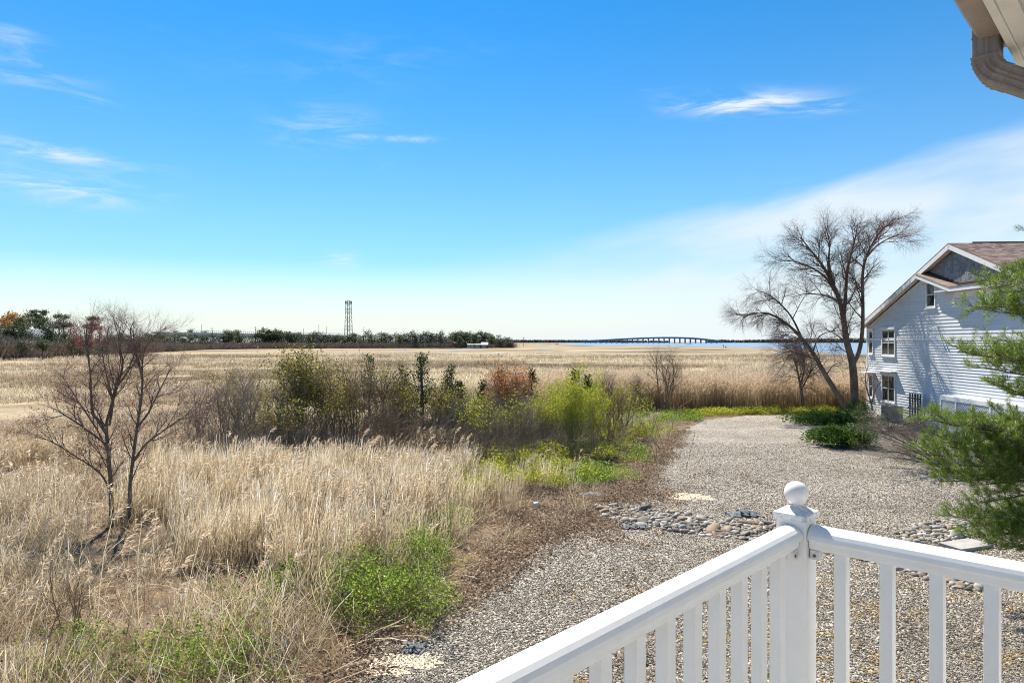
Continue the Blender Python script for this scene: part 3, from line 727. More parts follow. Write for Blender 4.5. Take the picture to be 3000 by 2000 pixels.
for k, (s_, z_) in enumerate([(11.5, 1.02), (12.55, .98), (13.1, .98), (14.75, .98), (15.3, .95), (15.8, .95)]):
    p = MB(); c = H(s_, LN + .16, z_); p.tube([c - UP * .13, c - UP * .12, c + UP * .11, c + UP * .13, c + UP * .12, c - UP * .08], [.075, .08, .10, .11, .09, .06], 14)
    o = p.build('hanging_pot', potm, None, True, loc=c - UP * .13)
    tag(o, 'small black pot hung on the white lattice, number %s from the birch end' % ['one', 'two', 'three', 'four', 'five', 'six'][k], 'pot', 'black pots on the lattice')
    MB().box(H(s_, LN + .065, z_ + .12), (.03, .03, .06), HX).build('hook', potm, o)
# outdoor units and a dark bin by the wall
ac = thing('air_conditioner', 'grey outdoor air conditioner unit under the lower house window', 'air conditioner', H(4.7, .75, 0))
bevel(MB().box(H(4.7, .75, .5), (.9, .8, .78), HX).build('cabinet', metalg, ac), .02)
MB().tube([H(4.7, .75, .89), H(4.7, .75, .905)], .33, 20).build('fan_grille', darkm, ac)
MB().box(H(4.7, .75, .055), (1.0, .9, .11), HX).build('pad', concrete, ac)
for k in range(6): MB().box(H(4.7, 1.155, .22 + k * .1), (.8, .012, .03), HX).build('louvre', darkm, ac)
tr = thing('stacked_trellis', 'dark slatted trellis panel leaning by the house wall', 'trellis', H(6.6, .45, 0))
for k in range(5): MB().box(H(6.1 + k * .27, .45, .85), (.10, .05, 1.7), HX).build('slat', darkm, tr)
for k in range(3): MB().box(H(6.64, .50, .35 + .55 * k), (1.3, .04, .09), HX).build('crosspiece', darkm, tr)

# ------------------------------------------------------------------ plants: generators
def unit(v): return v / (np.linalg.norm(v) + 1e-12)
def nrm(v): return v / (np.linalg.norm(v, axis=-1, keepdims=True) + 1e-12)
def sub_branches(rng, pts, rad, P, lvl=0, out=None):
    """grow child branches along polylines pts (m,n,3) with radii (m,n), level by level; returns {level: (pts, rad)}"""
    if out is None: out = {}
    if pts.ndim == 2: pts = pts[None]; rad = rad[None]
    if lvl >= len(P['n']): return out
    m, n_ = rad.shape; seg = np.linalg.norm(np.diff(pts, axis=1), axis=2); cum = np.concatenate([np.zeros((m, 1)), np.cumsum(seg, 1)], 1); Lp = cum[:, -1]
    if P.get('perm') and lvl == 0: cnt = np.maximum(2, (P['perm'] * Lp).astype(int))
    else: cnt = np.maximum(1, np.round(P['n'][lvl] * rng.uniform(.75, 1.25, m)).astype(int))
    pi = np.repeat(np.arange(m), cnt); k = np.concatenate([np.arange(c) for c in cnt]); M = len(pi)
    t = np.minimum(P['t0'][lvl] + (1 - P['t0'][lvl]) * (k + rng.uniform(size=M)) / cnt[pi], .995)
    s = t * Lp[pi]; i = np.clip((cum[pi] <= s[:, None]).sum(1) - 1, 0, n_ - 2); f = ((s - cum[pi, i]) / (seg[pi, i] + 1e-9))[:, None]
    p = pts[pi, i] + (pts[pi, i + 1] - pts[pi, i]) * f; d = nrm(pts[pi, i + 1] - pts[pi, i]); r = rad[pi, i] + (rad[pi, i + 1] - rad[pi, i]) * f[:, 0]
    ax = nrm(np.cross(d, rng.normal(size=(M, 3)))); ang = (R(P['ang'][lvl]) * rng.uniform(.6, 1.35, M))[:, None]
    dd = nrm(d * np.cos(ang) + ax * np.sin(ang) + np.array(P.get('bias', (0, 0, 0))) * .5)
    L = P['len'][lvl] * rng.uniform(.55, 1.3, M) * (1.15 - .55 * t)
    r0 = np.minimum(r * .65, P['rad'][lvl] * rng.uniform(.7, 1.2, M)); ns = P['seg'][lvl]; q = [p]
    for j in range(ns):
        dd = nrm(dd + rng.normal(size=(M, 3)) * P['curl'][lvl] + np.array([0, 0, P['up'][lvl]])); q.append(q[-1] + dd * (L / ns)[:, None])
    Q = np.stack(q, 1); RR = r0[:, None] * np.linspace(1, P.get('tip', .35), ns + 1)[None]
    if lvl in out: out[lvl] = (np.concatenate([out[lvl][0], Q]), np.concatenate([out[lvl][1], RR]))
    else: out[lvl] = (Q, RR)
    return sub_branches(rng, Q, RR, P, lvl + 1, out)
LIMB_YS = [1221, 1.0]
def limb(pxs, d, r0, r1, jit=0.0, rng=None, dd=0.0):
    pxs = [(px, LIMB_YS[0] - (LIMB_YS[0] - py) * LIMB_YS[1]) for px, py in pxs]
    pts = np.array([D(px, py, d + dd * i / max(1, len(pxs) - 1)) for i, (px, py) in enumerate(pxs)])
    # smooth by subdividing (Catmull-Rom)
    P_ = np.vstack([2 * pts[0] - pts[1], pts, 2 * pts[-1] - pts[-2]]); out = []
    for i in range(1, len(P_) - 2):
        for t in (0, .33, .66):
            a, b, c, e = P_[i - 1], P_[i], P_[i + 1], P_[i + 2]
            out.append(.5 * (2 * b + (c - a) * t + (2 * a - 5 * b + 4 * c - e) * t * t + (3 * b - a - 3 * c + e) * t ** 3))
    out.append(P_[-2]); out = np.array(out)
    if rng is not None and jit: out[1:-1] += rng.normal(size=out[1:-1].shape) * jit
    return out, np.linspace(r0, r1, len(out))
def bare_tree(name, label, cat, base, limbs, P, seed, trunk_mat, twig_mat, group=None, buds=None):
    rng = np.random.default_rng(seed); t = thing(name, label, cat, base, group)
    tm = MB(); cm = MB(); allout = {}
    for pts, rad in limbs:
        tm.tube(pts, rad, 8)
        for k, v in sub_branches(rng, pts, rad, P).items(): allout.setdefault(k, []).append(v)
    for k, v in allout.items():
        for q, rr_ in v: (tm if k == 0 else cm).tubes(q, rr_, 5 if k == 0 else 3, rng.uniform(size=len(q)))
    tm.build('trunk', trunk_mat, t, True); cr = cm.build('crown', twig_mat, t)
    if buds:
        bm_ = MB(); m, size, num, sel = buds
        last = allout[max(allout)]
        ends = np.concatenate([q[:, 1:].reshape(-1, 3) for q, _ in last]); ends = ends[sel(ends)] if sel else ends
        idx = rng.integers(0, len(ends), num) if len(ends) else []
        if len(ends): bm_.leaves(ends[idx] + rng.normal(size=(num, 3)) * size * .6, size, rng, 1.6); bm_.build('buds', m, t)
    return t

def shrub_mesh(seed, h, spread, nst, P, leaf=None):
    """multi-stemmed shrub around the origin; returns MB for stems, MB for leaves"""
    rng = np.random.default_rng(seed); st = MB(); lf = MB()
    for k in range(nst):
        a = rng.uniform(0, 2 * math.pi); lean = rng.uniform(.1, 1) * spread * h * (.42 if h > 2 else .8); L = h * rng.uniform(.7, 1.08); n = 6
        bo = .12 if h > 2 else .75; q = [np.array([math.cos(a * 3.7) * bo * rng.uniform(), math.sin(a * 2.3) * bo * rng.uniform(), -.03])]
        d = unit(np.array([math.cos(a) * lean, math.sin(a) * lean, h])) 
        for j in range(n):
            d = unit(d + rng.normal(size=3) * .12 + np.array([0, 0, P.get('rise', .06)])); q.append(q[-1] + d * L / n)
        q = np.array(q); r = P['r0'] * rng.uniform(.7, 1.2) * np.linspace(1, .35, n + 1); st.tube(q, r, 5, rng.uniform())
        out = sub_branches(rng, q, r, P)
        for qq, rr_ in out.values(): st.tubes(qq, rr_, 3, rng.uniform(size=len(qq)))
        if leaf:
            size, num, zmin = leaf[:3]
            ends = out[max(out)][0].reshape(-1, 3); ends = ends[ends[:, 2] > zmin * h]
            if len(ends): idx = rng.integers(0, len(ends), num // nst + 1); lf.leaves(ends[idx] + rng.normal(size=(len(idx), 3)) * size * 1.2, size, rng, leaf[3] if len(leaf) > 3 else 1.9, leaf[4] if len(leaf) > 4 else .2)
    return st, lf
def shrub(name, label, cat, px, d, top, spread, seed, P, nst, stem_mat, leaf=None, leaf_mat=None, group=None, gy=0.0):
    h = CZ + (1000 - top) / F * d
    t = thing(name, label, cat, ((px - 1500) / F * d, d, gy), group); st, lf = shrub_mesh(seed, h, spread, nst, P, leaf)
    ORG_t = ORG[t.name]
    for mb_ in (st, lf): mb_.v = [v + ORG_t for v in mb_.v]
    st.build('stems', stem_mat, t)
    if leaf: lf.build('foliage', leaf_mat, t)
    return t
def cedar_mesh(seed, h, rb, n, size, tuft, shape=.8):
    """red cedar: short ascending boughs carrying sprays; crown narrow and ragged"""
    rng = np.random.default_rng(seed); tr = MB(); cr = MB()
    tr.tube([(0, 0, -.1 * min(h, 1)), (0, 0, h * .5), (rng.normal() * .03 * h, 0, h * .97)], [rb * .09, rb * .06, rb * .015], 6)
    k = np.arange(n); z = h * (.08 + .9 * rng.uniform(size=n) ** .85); pf = (1 - z / h) ** shape
    R_ = rb * pf * rng.uniform(.55, 1.25, n) * (1 + .25 * np.sin(k * 2.4 + z / h * 12)) + .008 * h; a = rng.uniform(0, 2 * math.pi, n)
    dv = np.stack([np.cos(a), np.sin(a), rng.uniform(.15, .7, n)], 1); b0 = np.stack([0 * z, 0 * z, z - .1 * R_], 1); e = np.stack([np.cos(a) * R_ * .9, np.sin(a) * R_ * .9, z + dv[:, 2] * R_ * .6], 1)
    tr.tubes(np.stack([b0, e], 1), np.repeat(np.array([[.0032 * h, .001 * h]]), n, 0), 3)
    cnt = np.maximum(2, (tuft * (.4 + pf)).astype(int)); i = np.repeat(k, cnt); M = len(i)
    c = np.stack([0 * z, 0 * z, z], 1)[i] + dv[i] * (R_[i] * rng.uniform(.4, 1.08, M))[:, None] + rng.normal(size=(M, 3)) * size * .9
    cr.leaves(c, size, rng, 2.6, 0, dv[i] * .8 + np.array([0, 0, .5])); return tr, cr

# ------------------------------------------------------------------ reeds and grasses, scattered as stuff
def src_obj(name, mb_, material):
    return bpy.data.objects.new(name, mb_.mesh(name, material))
def scatter(name, label, sources, pts, rz, tilt, scl, idx, kind='stuff'):
    col_ = bpy.data.collections.new(name + '_sources')
    for i, s in enumerate(sources): col_.objects.link(s)
    me = bpy.data.meshes.new(name); me.from_pydata([tuple(p) for p in pts], [], [])
    a = me.attributes.new('rot', 'FLOAT_VECTOR', 'POINT'); rv = np.zeros((len(pts), 3), np.float32); rv[:, 2] = rz; rv[:, :2] = tilt; a.data.foreach_set('vector', rv.ravel())
    a = me.attributes.new('scl', 'FLOAT', 'POINT'); a.data.foreach_set('value', np.asarray(scl, np.float32))
    a = me.attributes.new('vidx', 'INT', 'POINT'); a.data.foreach_set('value', np.asarray(idx, np.int32))
    o = bpy.data.objects.new(name, me); COL.objects.link(o)
    ng = bpy.data.node_groups.new(name, 'GeometryNodeTree'); ng.interface.new_socket('Geometry', in_out='INPUT', socket_type='NodeSocketGeometry'); ng.interface.new_socket('Geometry', in_out='OUTPUT', socket_type='NodeSocketGeometry')
    N = ng.nodes; L = ng.links; gi = N.new('NodeGroupInput'); go = N.new('NodeGroupOutput'); ip = N.new('GeometryNodeInstanceOnPoints'); ci = N.new('GeometryNodeCollectionInfo')
    ci.inputs['Collection'].default_value = col_; ci.inputs['Separate Children'].default_value = True; ci.inputs['Reset Children'].default_value = True; ip.inputs['Pick Instance'].default_value = True
    def attr(nm, tp):
        n = N.new('GeometryNodeInputNamedAttribute'); n.data_type = tp; n.inputs['Name'].default_value = nm; return n.outputs['Attribute']
    L.new(gi.outputs[0], ip.inputs['Points']); L.new(ci.outputs[0], ip.inputs['Instance']); L.new(attr('vidx', 'INT'), ip.inputs['Instance Index']); L.new(attr('rot', 'FLOAT_VECTOR'), ip.inputs['Rotation']); L.new(attr('scl', 'FLOAT'), ip.inputs['Scale'])
    L.new(ip.outputs[0], go.inputs[0])
    md = o.modifiers.new('scatter', 'NODES'); md.node_group = ng
    return tag(o, label, None, None, kind)
WIND = np.array([1.0, -.25, 0])                              # plumes stream to the right
def reed_clump(seed, n, h, rad, lean, curl, tint, plume_p=0.0, leafy=2, rs=.0050, windlean=.0, var=.22, pls=1.0):
    """returns stems and plumes of one clump"""
    rng = np.random.default_rng(seed); st = MB(); pl = MB()
    for k in range(n):
        a = rng.uniform(0, 2 * math.pi); rr_ = rad * math.sqrt(rng.uniform())
        b = np.array([math.cos(a) * rr_, math.sin(a) * rr_, -.02]); az_ = rng.uniform(0, 2 * math.pi); le = abs(rng.normal()) * lean
        d = unit(np.array([math.cos(az_) * math.sin(le), math.sin(az_) * math.sin(le), math.cos(le)]) + WIND * windlean * rng.uniform(.3, 1.4)); L = h * rng.uniform(.6, 1.12); ns = 4
        q = [b]
        for j in range(ns):
            d = unit(d + rng.normal(size=3) * curl + WIND * windlean * .12 * j); q.append(q[-1] + d * L / ns)
            if q[-1][2] < .03: q[-1][2] = .03 + rng.uniform(0, .12); d[2] = abs(d[2]) * .3
        q = np.array(q); tn = np.clip(rng.normal(tint, var), 0, 1)
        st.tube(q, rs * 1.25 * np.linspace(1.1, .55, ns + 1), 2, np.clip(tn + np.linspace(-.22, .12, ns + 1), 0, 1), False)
        if leafy:
            m_ = rng.poisson(leafy); 
            if m_:
                tt = rng.integers(1, ns, m_); st.leaves(q[tt] + rng.normal(size=(m_, 3)) * .02, .28, rng, 30, .1, np.repeat(d[None], m_, 0) * .9 + WIND * .4, np.clip(rng.normal(tint + .05, .15, m_), 0, 1))
        if rng.uniform() < plume_p:
            tip = q[-1]; m_ = 34; u = rng.uniform(0, 1, m_)
            ax = unit(unit(q[-1] - q[-2]) * .9 + WIND * .45)
            c = tip + ax[None] * (u[:, None] * .20 - .03) * pls + rng.normal(size=(m_, 3)) * .012
            dd = ax[None] * .75 + WIND[None] * (.55 + .5 * u[:, None]) + np.array([0, 0, -.35]) * u[:, None]
            dd = dd / np.linalg.norm(dd, axis=1, keepdims=True)
            pl.leaves(c, .085 * pls, rng, 5.5, 0, dd, np.clip(rng.normal(.55, .22, m_), 0, 1))
    return st, pl
def clump_obj(name, seed, material, **k):
    st, pl = reed_clump(seed, tint=k.pop('tint'), **k); nf = sum(len(f) for f in st.fs); st.join(pl); me = st.mesh(name, material)
    if pl.n:
        me.materials.append(plume); mi = np.zeros(len(me.polygons), np.int32); mi[nf:] = 1; me.polygons.foreach_set('material_index', mi); me.update()
    return bpy.data.objects.new(name, me)
rng = np.random.default_rng(101)
def rand_pts(n, x0, x1, y0, y1): return np.stack([rng.uniform(x0, x1, n), rng.uniform(y0, y1, n), np.full(n, -.03)], 1)

# the big reed bed left of the gravel
src = []
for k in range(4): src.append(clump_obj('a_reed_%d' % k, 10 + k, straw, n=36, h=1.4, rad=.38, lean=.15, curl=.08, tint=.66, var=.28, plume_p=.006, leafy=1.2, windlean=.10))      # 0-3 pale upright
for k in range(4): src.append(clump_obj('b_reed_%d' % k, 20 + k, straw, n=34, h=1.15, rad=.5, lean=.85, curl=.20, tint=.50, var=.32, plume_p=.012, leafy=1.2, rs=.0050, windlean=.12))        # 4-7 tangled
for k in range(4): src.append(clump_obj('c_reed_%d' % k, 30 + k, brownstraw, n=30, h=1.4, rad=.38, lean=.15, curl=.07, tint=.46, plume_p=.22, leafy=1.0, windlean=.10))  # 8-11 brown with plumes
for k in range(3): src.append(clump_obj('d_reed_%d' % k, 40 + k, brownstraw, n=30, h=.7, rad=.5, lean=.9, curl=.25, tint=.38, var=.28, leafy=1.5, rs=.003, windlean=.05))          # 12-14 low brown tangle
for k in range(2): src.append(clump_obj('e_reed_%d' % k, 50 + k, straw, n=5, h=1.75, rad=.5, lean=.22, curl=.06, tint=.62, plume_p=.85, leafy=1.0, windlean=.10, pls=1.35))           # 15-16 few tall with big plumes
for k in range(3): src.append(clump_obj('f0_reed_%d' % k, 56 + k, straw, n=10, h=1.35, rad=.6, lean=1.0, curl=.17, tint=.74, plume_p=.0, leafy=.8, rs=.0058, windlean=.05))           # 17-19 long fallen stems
P0 = rand_pts(26000, -34, 10, 5.5, 38)
xe = xedge(P0[:, 1]); dist = xe - P0[:, 0]
lim = -(.80 * P0[:, 1] + 3.5)
keep = (dist > .42) & (P0[:, 0] > lim)
# nearer ground needs a denser stand
dens = np.interp(P0[:, 1], [5, 12, 20, 30, 40], [.9, .8, .7, .42, .3]) * np.interp(vnoise(P0, .75, 9), [.3, .52], [.08, 1])
pxk = 1500 + P0[:, 0] / P0[:, 1] * F; limezone = (P0[:, 1] > 15) & (P0[:, 1] < 33) & (pxk > 1330 + 6 * (P0[:, 1] - 15)) & (pxk < 1900); dens = np.where(limezone, dens * .35, dens); dens = np.where((P0[:, 1] > 9) & (P0[:, 1] < 17.5) & (pxk > 230) & (pxk < 480), dens * .35, dens)
keep &= rng.uniform(size=len(P0)) < dens
P0 = P0[keep]; dist = dist[keep]; limezone = limezone[keep]
PX = 1500 + P0[:, 0] / P0[:, 1] * F; Y_ = P0[:, 1]
idx = np.zeros(len(P0), int); sclv = rng.uniform(.8, 1.15, len(P0)); u = rng.uniform(size=len(P0)); nz = vnoise(P0, .35, 4); nz2 = vnoise(P0, .9, 7)
edge_near = dist < 1.9
lowleft = ((Y_ < 16.5) & (PX < 700 - 30 * (Y_ - 9))) | ((Y_ >= 16.5) & (Y_ < 23) & (PX < 330))
front = (Y_ < 12.5) | lowleft
mid = (Y_ >= 12.5) & (Y_ < 23) & ~lowleft
back = Y_ >= 23
f4 = lambda a, n: a + rng.integers(0, n, len(P0))
idx = np.where(front, np.where(u < .55, f4(4, 4), np.where(u < .88, f4(12, 3), np.where(u < .935, f4(0, 4), f4(15, 2)))), idx)
up_p = np.where(nz > .35, .72, .35)
idx = np.where(mid, np.where(u < up_p, f4(0, 4), np.where(u < .86, f4(4, 4), np.where(u < .93, f4(8, 4), f4(15, 2)))), idx)
idx = np.where(back, np.where(u < .58, f4(8, 4), np.where(u < .80, f4(12, 3), f4(0, 4))), idx)
idx = np.where(edge_near, np.where(u < .62, f4(12, 3), f4(4, 4)), idx)
fallen = rng.uniform(size=len(P0)) < np.where(front, .20, np.where(mid, .07, .03)); idx = np.where(fallen, f4(17, 3), idx)
sclv *= np.where(limezone, .72, 1.0) * np.where(edge_near & ~fallen, .7, 1.0) * np.where(back & (PX < 560), .55, 1.0) * np.where(back & (PX > 560), .64, 1.0) * np.where(mid, .86, 1.0) * np.where(Y_ > 33, .8, 1.0) * np.where(lowleft, .58, np.where(front, .85, 1.0))
sclv *= np.where((idx == 15) | (idx == 16), 1 / np.where(lowleft, .62, 1.), np.where(idx >= 17, 1 / np.where(lowleft, .75, 1.), .7 + .6 * nz2))
tl = rng.normal(size=(len(P0), 2)) * .06
scatter('reed_bed', 'dry straw coloured reeds with plumes filling the ground left of the gravel', src, P0, rng.uniform(-.9, .9, len(P0)), tl, sclv, idx)
print('reed clumps', len(P0))

# the upright belt behind the gravel, between the willow and the house
src = [clump_obj('f_reed_%d' % k, 60 + k, brownstraw, n=34, h=2.0, rad=.5, lean=.05, curl=.025, tint=.55, plume_p=.42, leafy=.6, rs=.006, windlean=.02) for k in range(4)]
P1 = rand_pts(2600, 2.0, 30, 43.5, 56); k1 = (P1[:, 1] > np.interp(P1[:, 0], [2, 9, 12, 16, 24, 30], [48, 46, 45.3, 44.8, 45.6, 46])) ; P1 = P1[k1]
scatter('reed_belt', 'upright brown reeds with pale plumes behind the far end of the gravel', src, P1, rng.uniform(-.6, .6, len(P1)), np.zeros((len(P1), 2)), rng.uniform(.82, 1.12, len(P1)), rng.integers(0, 4, len(P1)))

# short marsh grass tussocks
src = [clump_obj('g_tuft_%d' % k, 70 + k, straw, n=26, h=.42, rad=.8, lean=.55, curl=.12, tint=.66 if k < 2 else .30, leafy=0, rs=.009) for k in range(3)]
nM = 17000
yy = 38 + 190 * rng.uniform(size=nM) ** 1.7; xx = rng.uniform(-.9, .75, nM) * yy
P2 = np.stack([xx, yy, np.full(nM, -.06)], 1); P2 = P2[~((P2[:, 0] > 1) & (P2[:, 1] < 57)) & (vnoise(P2, .12, 3) > .22)]
scatter('marsh_tussocks', 'short pale tussock grass on the near part of the marsh', src, P2, rng.uniform(0, 6, len(P2)), np.zeros((len(P2), 2)), rng.uniform(.6, 1.2, len(P2)) * np.interp(P2[:, 1], [40, 230], [1, 2.2]), np.where(vnoise(P2 * np.array([.5, 1.3, 1]), .06, 41) > rng.uniform(.35, .65, len(P2)), rng.integers(0, 2, len(P2)), 2))

# green growth: low leaves near the willow, on the gravel's far rim and in patches in the reeds
def leaf_tuft(seed, n, rad, h, size, el=2.0):
    r_ = np.random.default_rng(seed); m_ = MB(); a = r_.uniform(0, 2 * math.pi, n); q = rad * np.sqrt(r_.uniform(size=n)); z = h * r_.uniform(0, 1, n) ** .7 * (1 - .55 * (q / rad) ** 2)
    m_.leaves(np.stack([np.cos(a) * q, np.sin(a) * q, z], 1), size, r_, el, .5); return m_
src = [src_obj('h_leaf_%d' % k, leaf_tuft(80 + k, 170, .38, .38, .06), lime) for k in range(3)] + [src_obj('i_leaf_%d' % k, leaf_tuft(90 + k, 190, .36, .42, .055), green) for k in range(3)]
pts_, ix = [], []
for px, py, n, wx, wy, lo_i in [(1640, 1345, 110, 2.1, 2.2, 0), (1500, 1385, 40, 1.9, 1.5, 0), (1270, 1300, 30, 2.2, 1.5, 0), (1780, 1280, 110, 1.8, 2.6, 0), (1700, 1400, 50, 1.2, 1.2, 3), (1420, 1330, 40, 2.0, 1.5, 0), (1900, 1235, 60, 2.2, 2.2, 3), (2000, 1225, 40, 2.2, 1.6, 3), (1860, 1340, 14, .6, .9, 3), (1080, 1430, 8, .8, .8, 0), (1360, 1460, 26, 1.0, .9, 0), (1560, 1420, 30, 1.5, 1.4, 0), (1850, 1260, 60, 1.5, 2.0, 3), (1250, 1560, 16, .9, .7, 3), (900, 1700, 10, .9, .7, 3)]:
    c = G(px, py); q = rng.normal(size=(n, 2)) * .6; pts_.append(np.stack([c[0] + q[:, 0] * wx, c[1] + q[:, 1] * wy, rng.uniform(.0, .45, n) * (lo_i == 0)], 1)); ix.append(lo_i + rng.integers(0, 3, n))
nG = 150; xs_ = rng.uniform(10.5, 21.5, nG); pts_.append(np.stack([xs_, np.interp(xs_, [10.5, 14, 18, 21.5], [42.5, 43.6, 44.0, 44.5]) + rng.normal(size=nG) * .45, np.zeros(nG)], 1)); ix.append(rng.integers(0, 3, nG))
pts_ = np.concatenate(pts_); ix = np.concatenate(ix)
ok = pts_[:, 0] < xedge(pts_[:, 1]) - .1; ok |= pts_[:, 1] > 42; pts_ = pts_[ok]; ix = ix[ok]
scatter('ground_greenery', 'low bright green spring leaves along the far rim and under the willow', src, pts_, rng.uniform(0, 6, len(pts_)), np.zeros((len(pts_), 2)), rng.uniform(.5, 1.45, len(pts_)), ix)

# brown leaf litter along the gravel's edge, and loose pebbles on the gravel
def litter_tuft(seed):
    r_ = np.random.default_rng(seed); m_ = MB(); n = 60; q = r_.normal(size=(n, 2)) * .22; d_ = r_.normal(size=(n, 3)); d_[:, 2] *= .25
    m_.leaves(np.stack([q[:, 0], q[:, 1], r_.uniform(.004, .05, n)], 1), .06, r_, 1.7, 0, d_); return m_
src = [src_obj('j_litter_%d' % k, litter_tuft(110 + k), litter) for k in range(3)]
n = 620; t_ = 5 + 30 * rng.uniform(size=n) ** 1.5 ; off = np.abs(rng.normal(size=n)) * .40 - .18 + np.where((t_ > 15) & (t_ < 22), rng.uniform(0, 1.1, n), 0)
P3_ = np.stack([xedge(t_) - off, t_, np.full(n, .003)], 1)
for cx, cy, cn, cw, cd in ((1840, 1445, 150, .8, .7), (1680, 1525, 170, .9, .8), (1700, 1440, 60, 1.0, .6)):
    c = G(cx, cy); q = rng.normal(size=(cn, 2)) * (cw, cd); P3_ = np.vstack([P3_, np.stack([c[0] - .3 + q[:, 0], c[1] + q[:, 1], np.full(cn, .006)], 1)])
nS = 60; P3_ = np.vstack([P3_, np.stack([rng.uniform(0, 9, nS), rng.uniform(9, 24, nS), np.full(nS, .012)], 1)])
scatter('leaf_litter', 'brown fallen leaves along the edge of the gravel', src, P3_, rng.uniform(0, 6, len(P3_)), np.zeros((len(P3_), 2)), rng.uniform(.7, 1.3, len(P3_)), rng.integers(0, 3, len(P3_)))

def pebble(seed, r=1.0, sub=1):
    bm = bmesh.new(); bmesh.ops.create_icosphere(bm, subdivisions=sub, radius=r); r_ = np.random.default_rng(seed); st = r_.uniform(.6, 1.25, 3); st[2] *= .62
    for v in bm.verts:
        f = 1 + .18 * math.sin(v.co.x * 3 / r + seed) + .15 * math.sin(v.co.y * 4 / r + seed * 2.1); v.co = Vector((v.co.x * st[0] * f, v.co.y * st[1] * f, v.co.z * st[2] * f))
    me = bpy.data.meshes.new('pebble'); bm.to_mesh(me); bm.free(); me.polygons.foreach_set('use_smooth', [True] * len(me.polygons)); return me
pebm = [mat('pebble_%d' % i, c, .85, tuple(np.array(c) * .7), 60, spec=.25, objvar=.25) for i, c in enumerate([(.345, .30, .235), (.26, .225, .175), (.45, .41, .345), (.33, .275, .205), (.17, .15, .12), (.42, .275, .085)])]
src = []
for i in range(6):
    me = pebble(i, .0118); me.materials.append(pebm[i]); src.append(bpy.data.objects.new('k_pebble_%d' % i, me))
n = 330000; yy = 5 + 26 * rng.uniform(size=n) ** 1.5; xx = rng.uniform(-4, 1, n) * 0 + rng.uniform(-.32, .80, n) * yy
P4 = np.stack([xx, yy, rng.uniform(0, .008, n)], 1); P4 = P4[P4[:, 0] > xedge(P4[:, 1]) + rng.normal(size=n) * .12]
lich = (vnoise(P4, 1.1, 21) * vnoise(P4, 3.3, 22) > .40) & (P4[:, 1] < 13.5) & (P4[:, 0] > .8) & (rng.uniform(size=len(P4)) < .42)
gi_ = rng.choice(5, len(P4), p=[.36, .20, .19, .15, .10]); dk_ = (vnoise(P4, .5, 31) * .6 + vnoise(P4, 1.7, 32) * .4 < rng.uniform(.25, .55, len(P4))) & (rng.uniform(size=len(P4)) < .5); gi_ = np.where(dk_, np.where(rng.uniform(size=len(P4)) < .5, 1, 4), gi_); gi_ = np.where(lich, 5, gi_)
scatter('gravel_pebbles', 'loose grey and tan pebbles covering the gravel yard', src, P4, rng.uniform(0, 6, len(P4)), rng.normal(size=(len(P4), 2)) * .4, np.exp(rng.normal(size=len(P4)) * .25), gi_)

# ------------------------------------------------------------------ trees by the house
PB = dict(n=[8, 9, 7, 4], t0=[.30, .15, .15, .2], ang=[38, 38, 36, 34], len=[1.85, 1.15, .68, .40], rad=[.045, .018, .0085, .0055], seg=[6, 4, 2, 1], curl=[.10, .12, .14, .15], up=[.035, .0, -.05, -.09], perm=2.1)
d0 = 42.0; LIMB_YS[:] = [1221, .945]
main = [limb([(2504, 1221), (2502, 1117), (2496, 1050), (2480, 985), (2471, 919), (2460, 862), (2438, 805), (2405, 745), (2375, 705), (2345, 665)], d0, .27, .03),
        limb([(2470, 920), (2476, 862), (2481, 780), (2492, 720), (2505, 670), (2512, 625)], d0, .14, .02, dd=1.2),
        limb([(2497, 1062), (2516, 1020), (2526, 960), (2528, 880), (2527, 780), (2540, 720), (2570, 660), (2604, 622), (2620, 604)], d0, .15, .02, dd=-.8),
        limb([(2450, 840), (2420, 790), (2380, 760), (2330, 740), (2280, 735)], d0, .09, .015, dd=1.0),
        limb([(2438, 805), (2428, 740), (2430, 680), (2415, 620)], d0, .09, .015, dd=-1.0),
        limb([(2540, 725), (2570, 690), (2620, 660), (2660, 655)], d0, .06, .012, dd=1.0),
        limb([(2461, 865), (2420, 845), (2360, 840), (2320, 850)], d0, .06, .012, dd=-1.2)]
bare_tree('birch_tree', 'tall bare brown birch with forked trunk beside the pale house corner', 'tree', (main[0][0][0][0], d0, 0), main, PB, 21, birchm, twigr)
LIMB_YS[:] = [1221, 1.0]
PL = dict(n=[8, 8, 7, 5], t0=[.30, .15, .15, .2], ang=[42, 40, 38, 34], len=[1.8, 1.1, .65, .40], rad=[.035, .015, .009, .006], seg=[6, 4, 2, 1], curl=[.12, .12, .14, .15], up=[-.01, -.04, -.09, -.14], perm=2.3)
dl = 41.2
lean = [limb([(2486, 1212), (2470, 1180), (2433, 1122), (2405, 1075), (2381, 1032), (2339, 980), (2300, 945), (2255, 920), (2200, 918), (2175, 935)], dl, .20, .02),
        limb([(2395, 1058), (2360, 1040), (2310, 1030), (2270, 1045)], dl, .06, .012, dd=-.8), limb([(2350, 992), (2320, 930), (2285, 890), (2245, 860), (2215, 850)], dl, .07, .012, dd=.8),
        limb([(2381, 1032), (2400, 985), (2440, 970), (2475, 968)], dl, .05, .012, dd=-1.0), limb([(2420, 1100), (2440, 1070), (2475, 1060)], dl, .05, .012, dd=1.0)]
bare_tree('birch_tree', 'bare birch leaning left with drooping twigs over the gravel end', 'tree', (lean[0][0][0][0], dl, 0), lean, PL, 22, birchm, twigr)
PS = dict(n=[7, 8, 7, 4], t0=[.35, .15, .15, .2], ang=[50, 42, 40, 34], len=[1.6, 1.0, .6, .35], rad=[.03, .014, .008, .006], seg=[5, 4, 2, 1], curl=[.14, .12, .14, .15], up=[.0, -.05, -.10, -.14], perm=4.5)
ds = 44.6
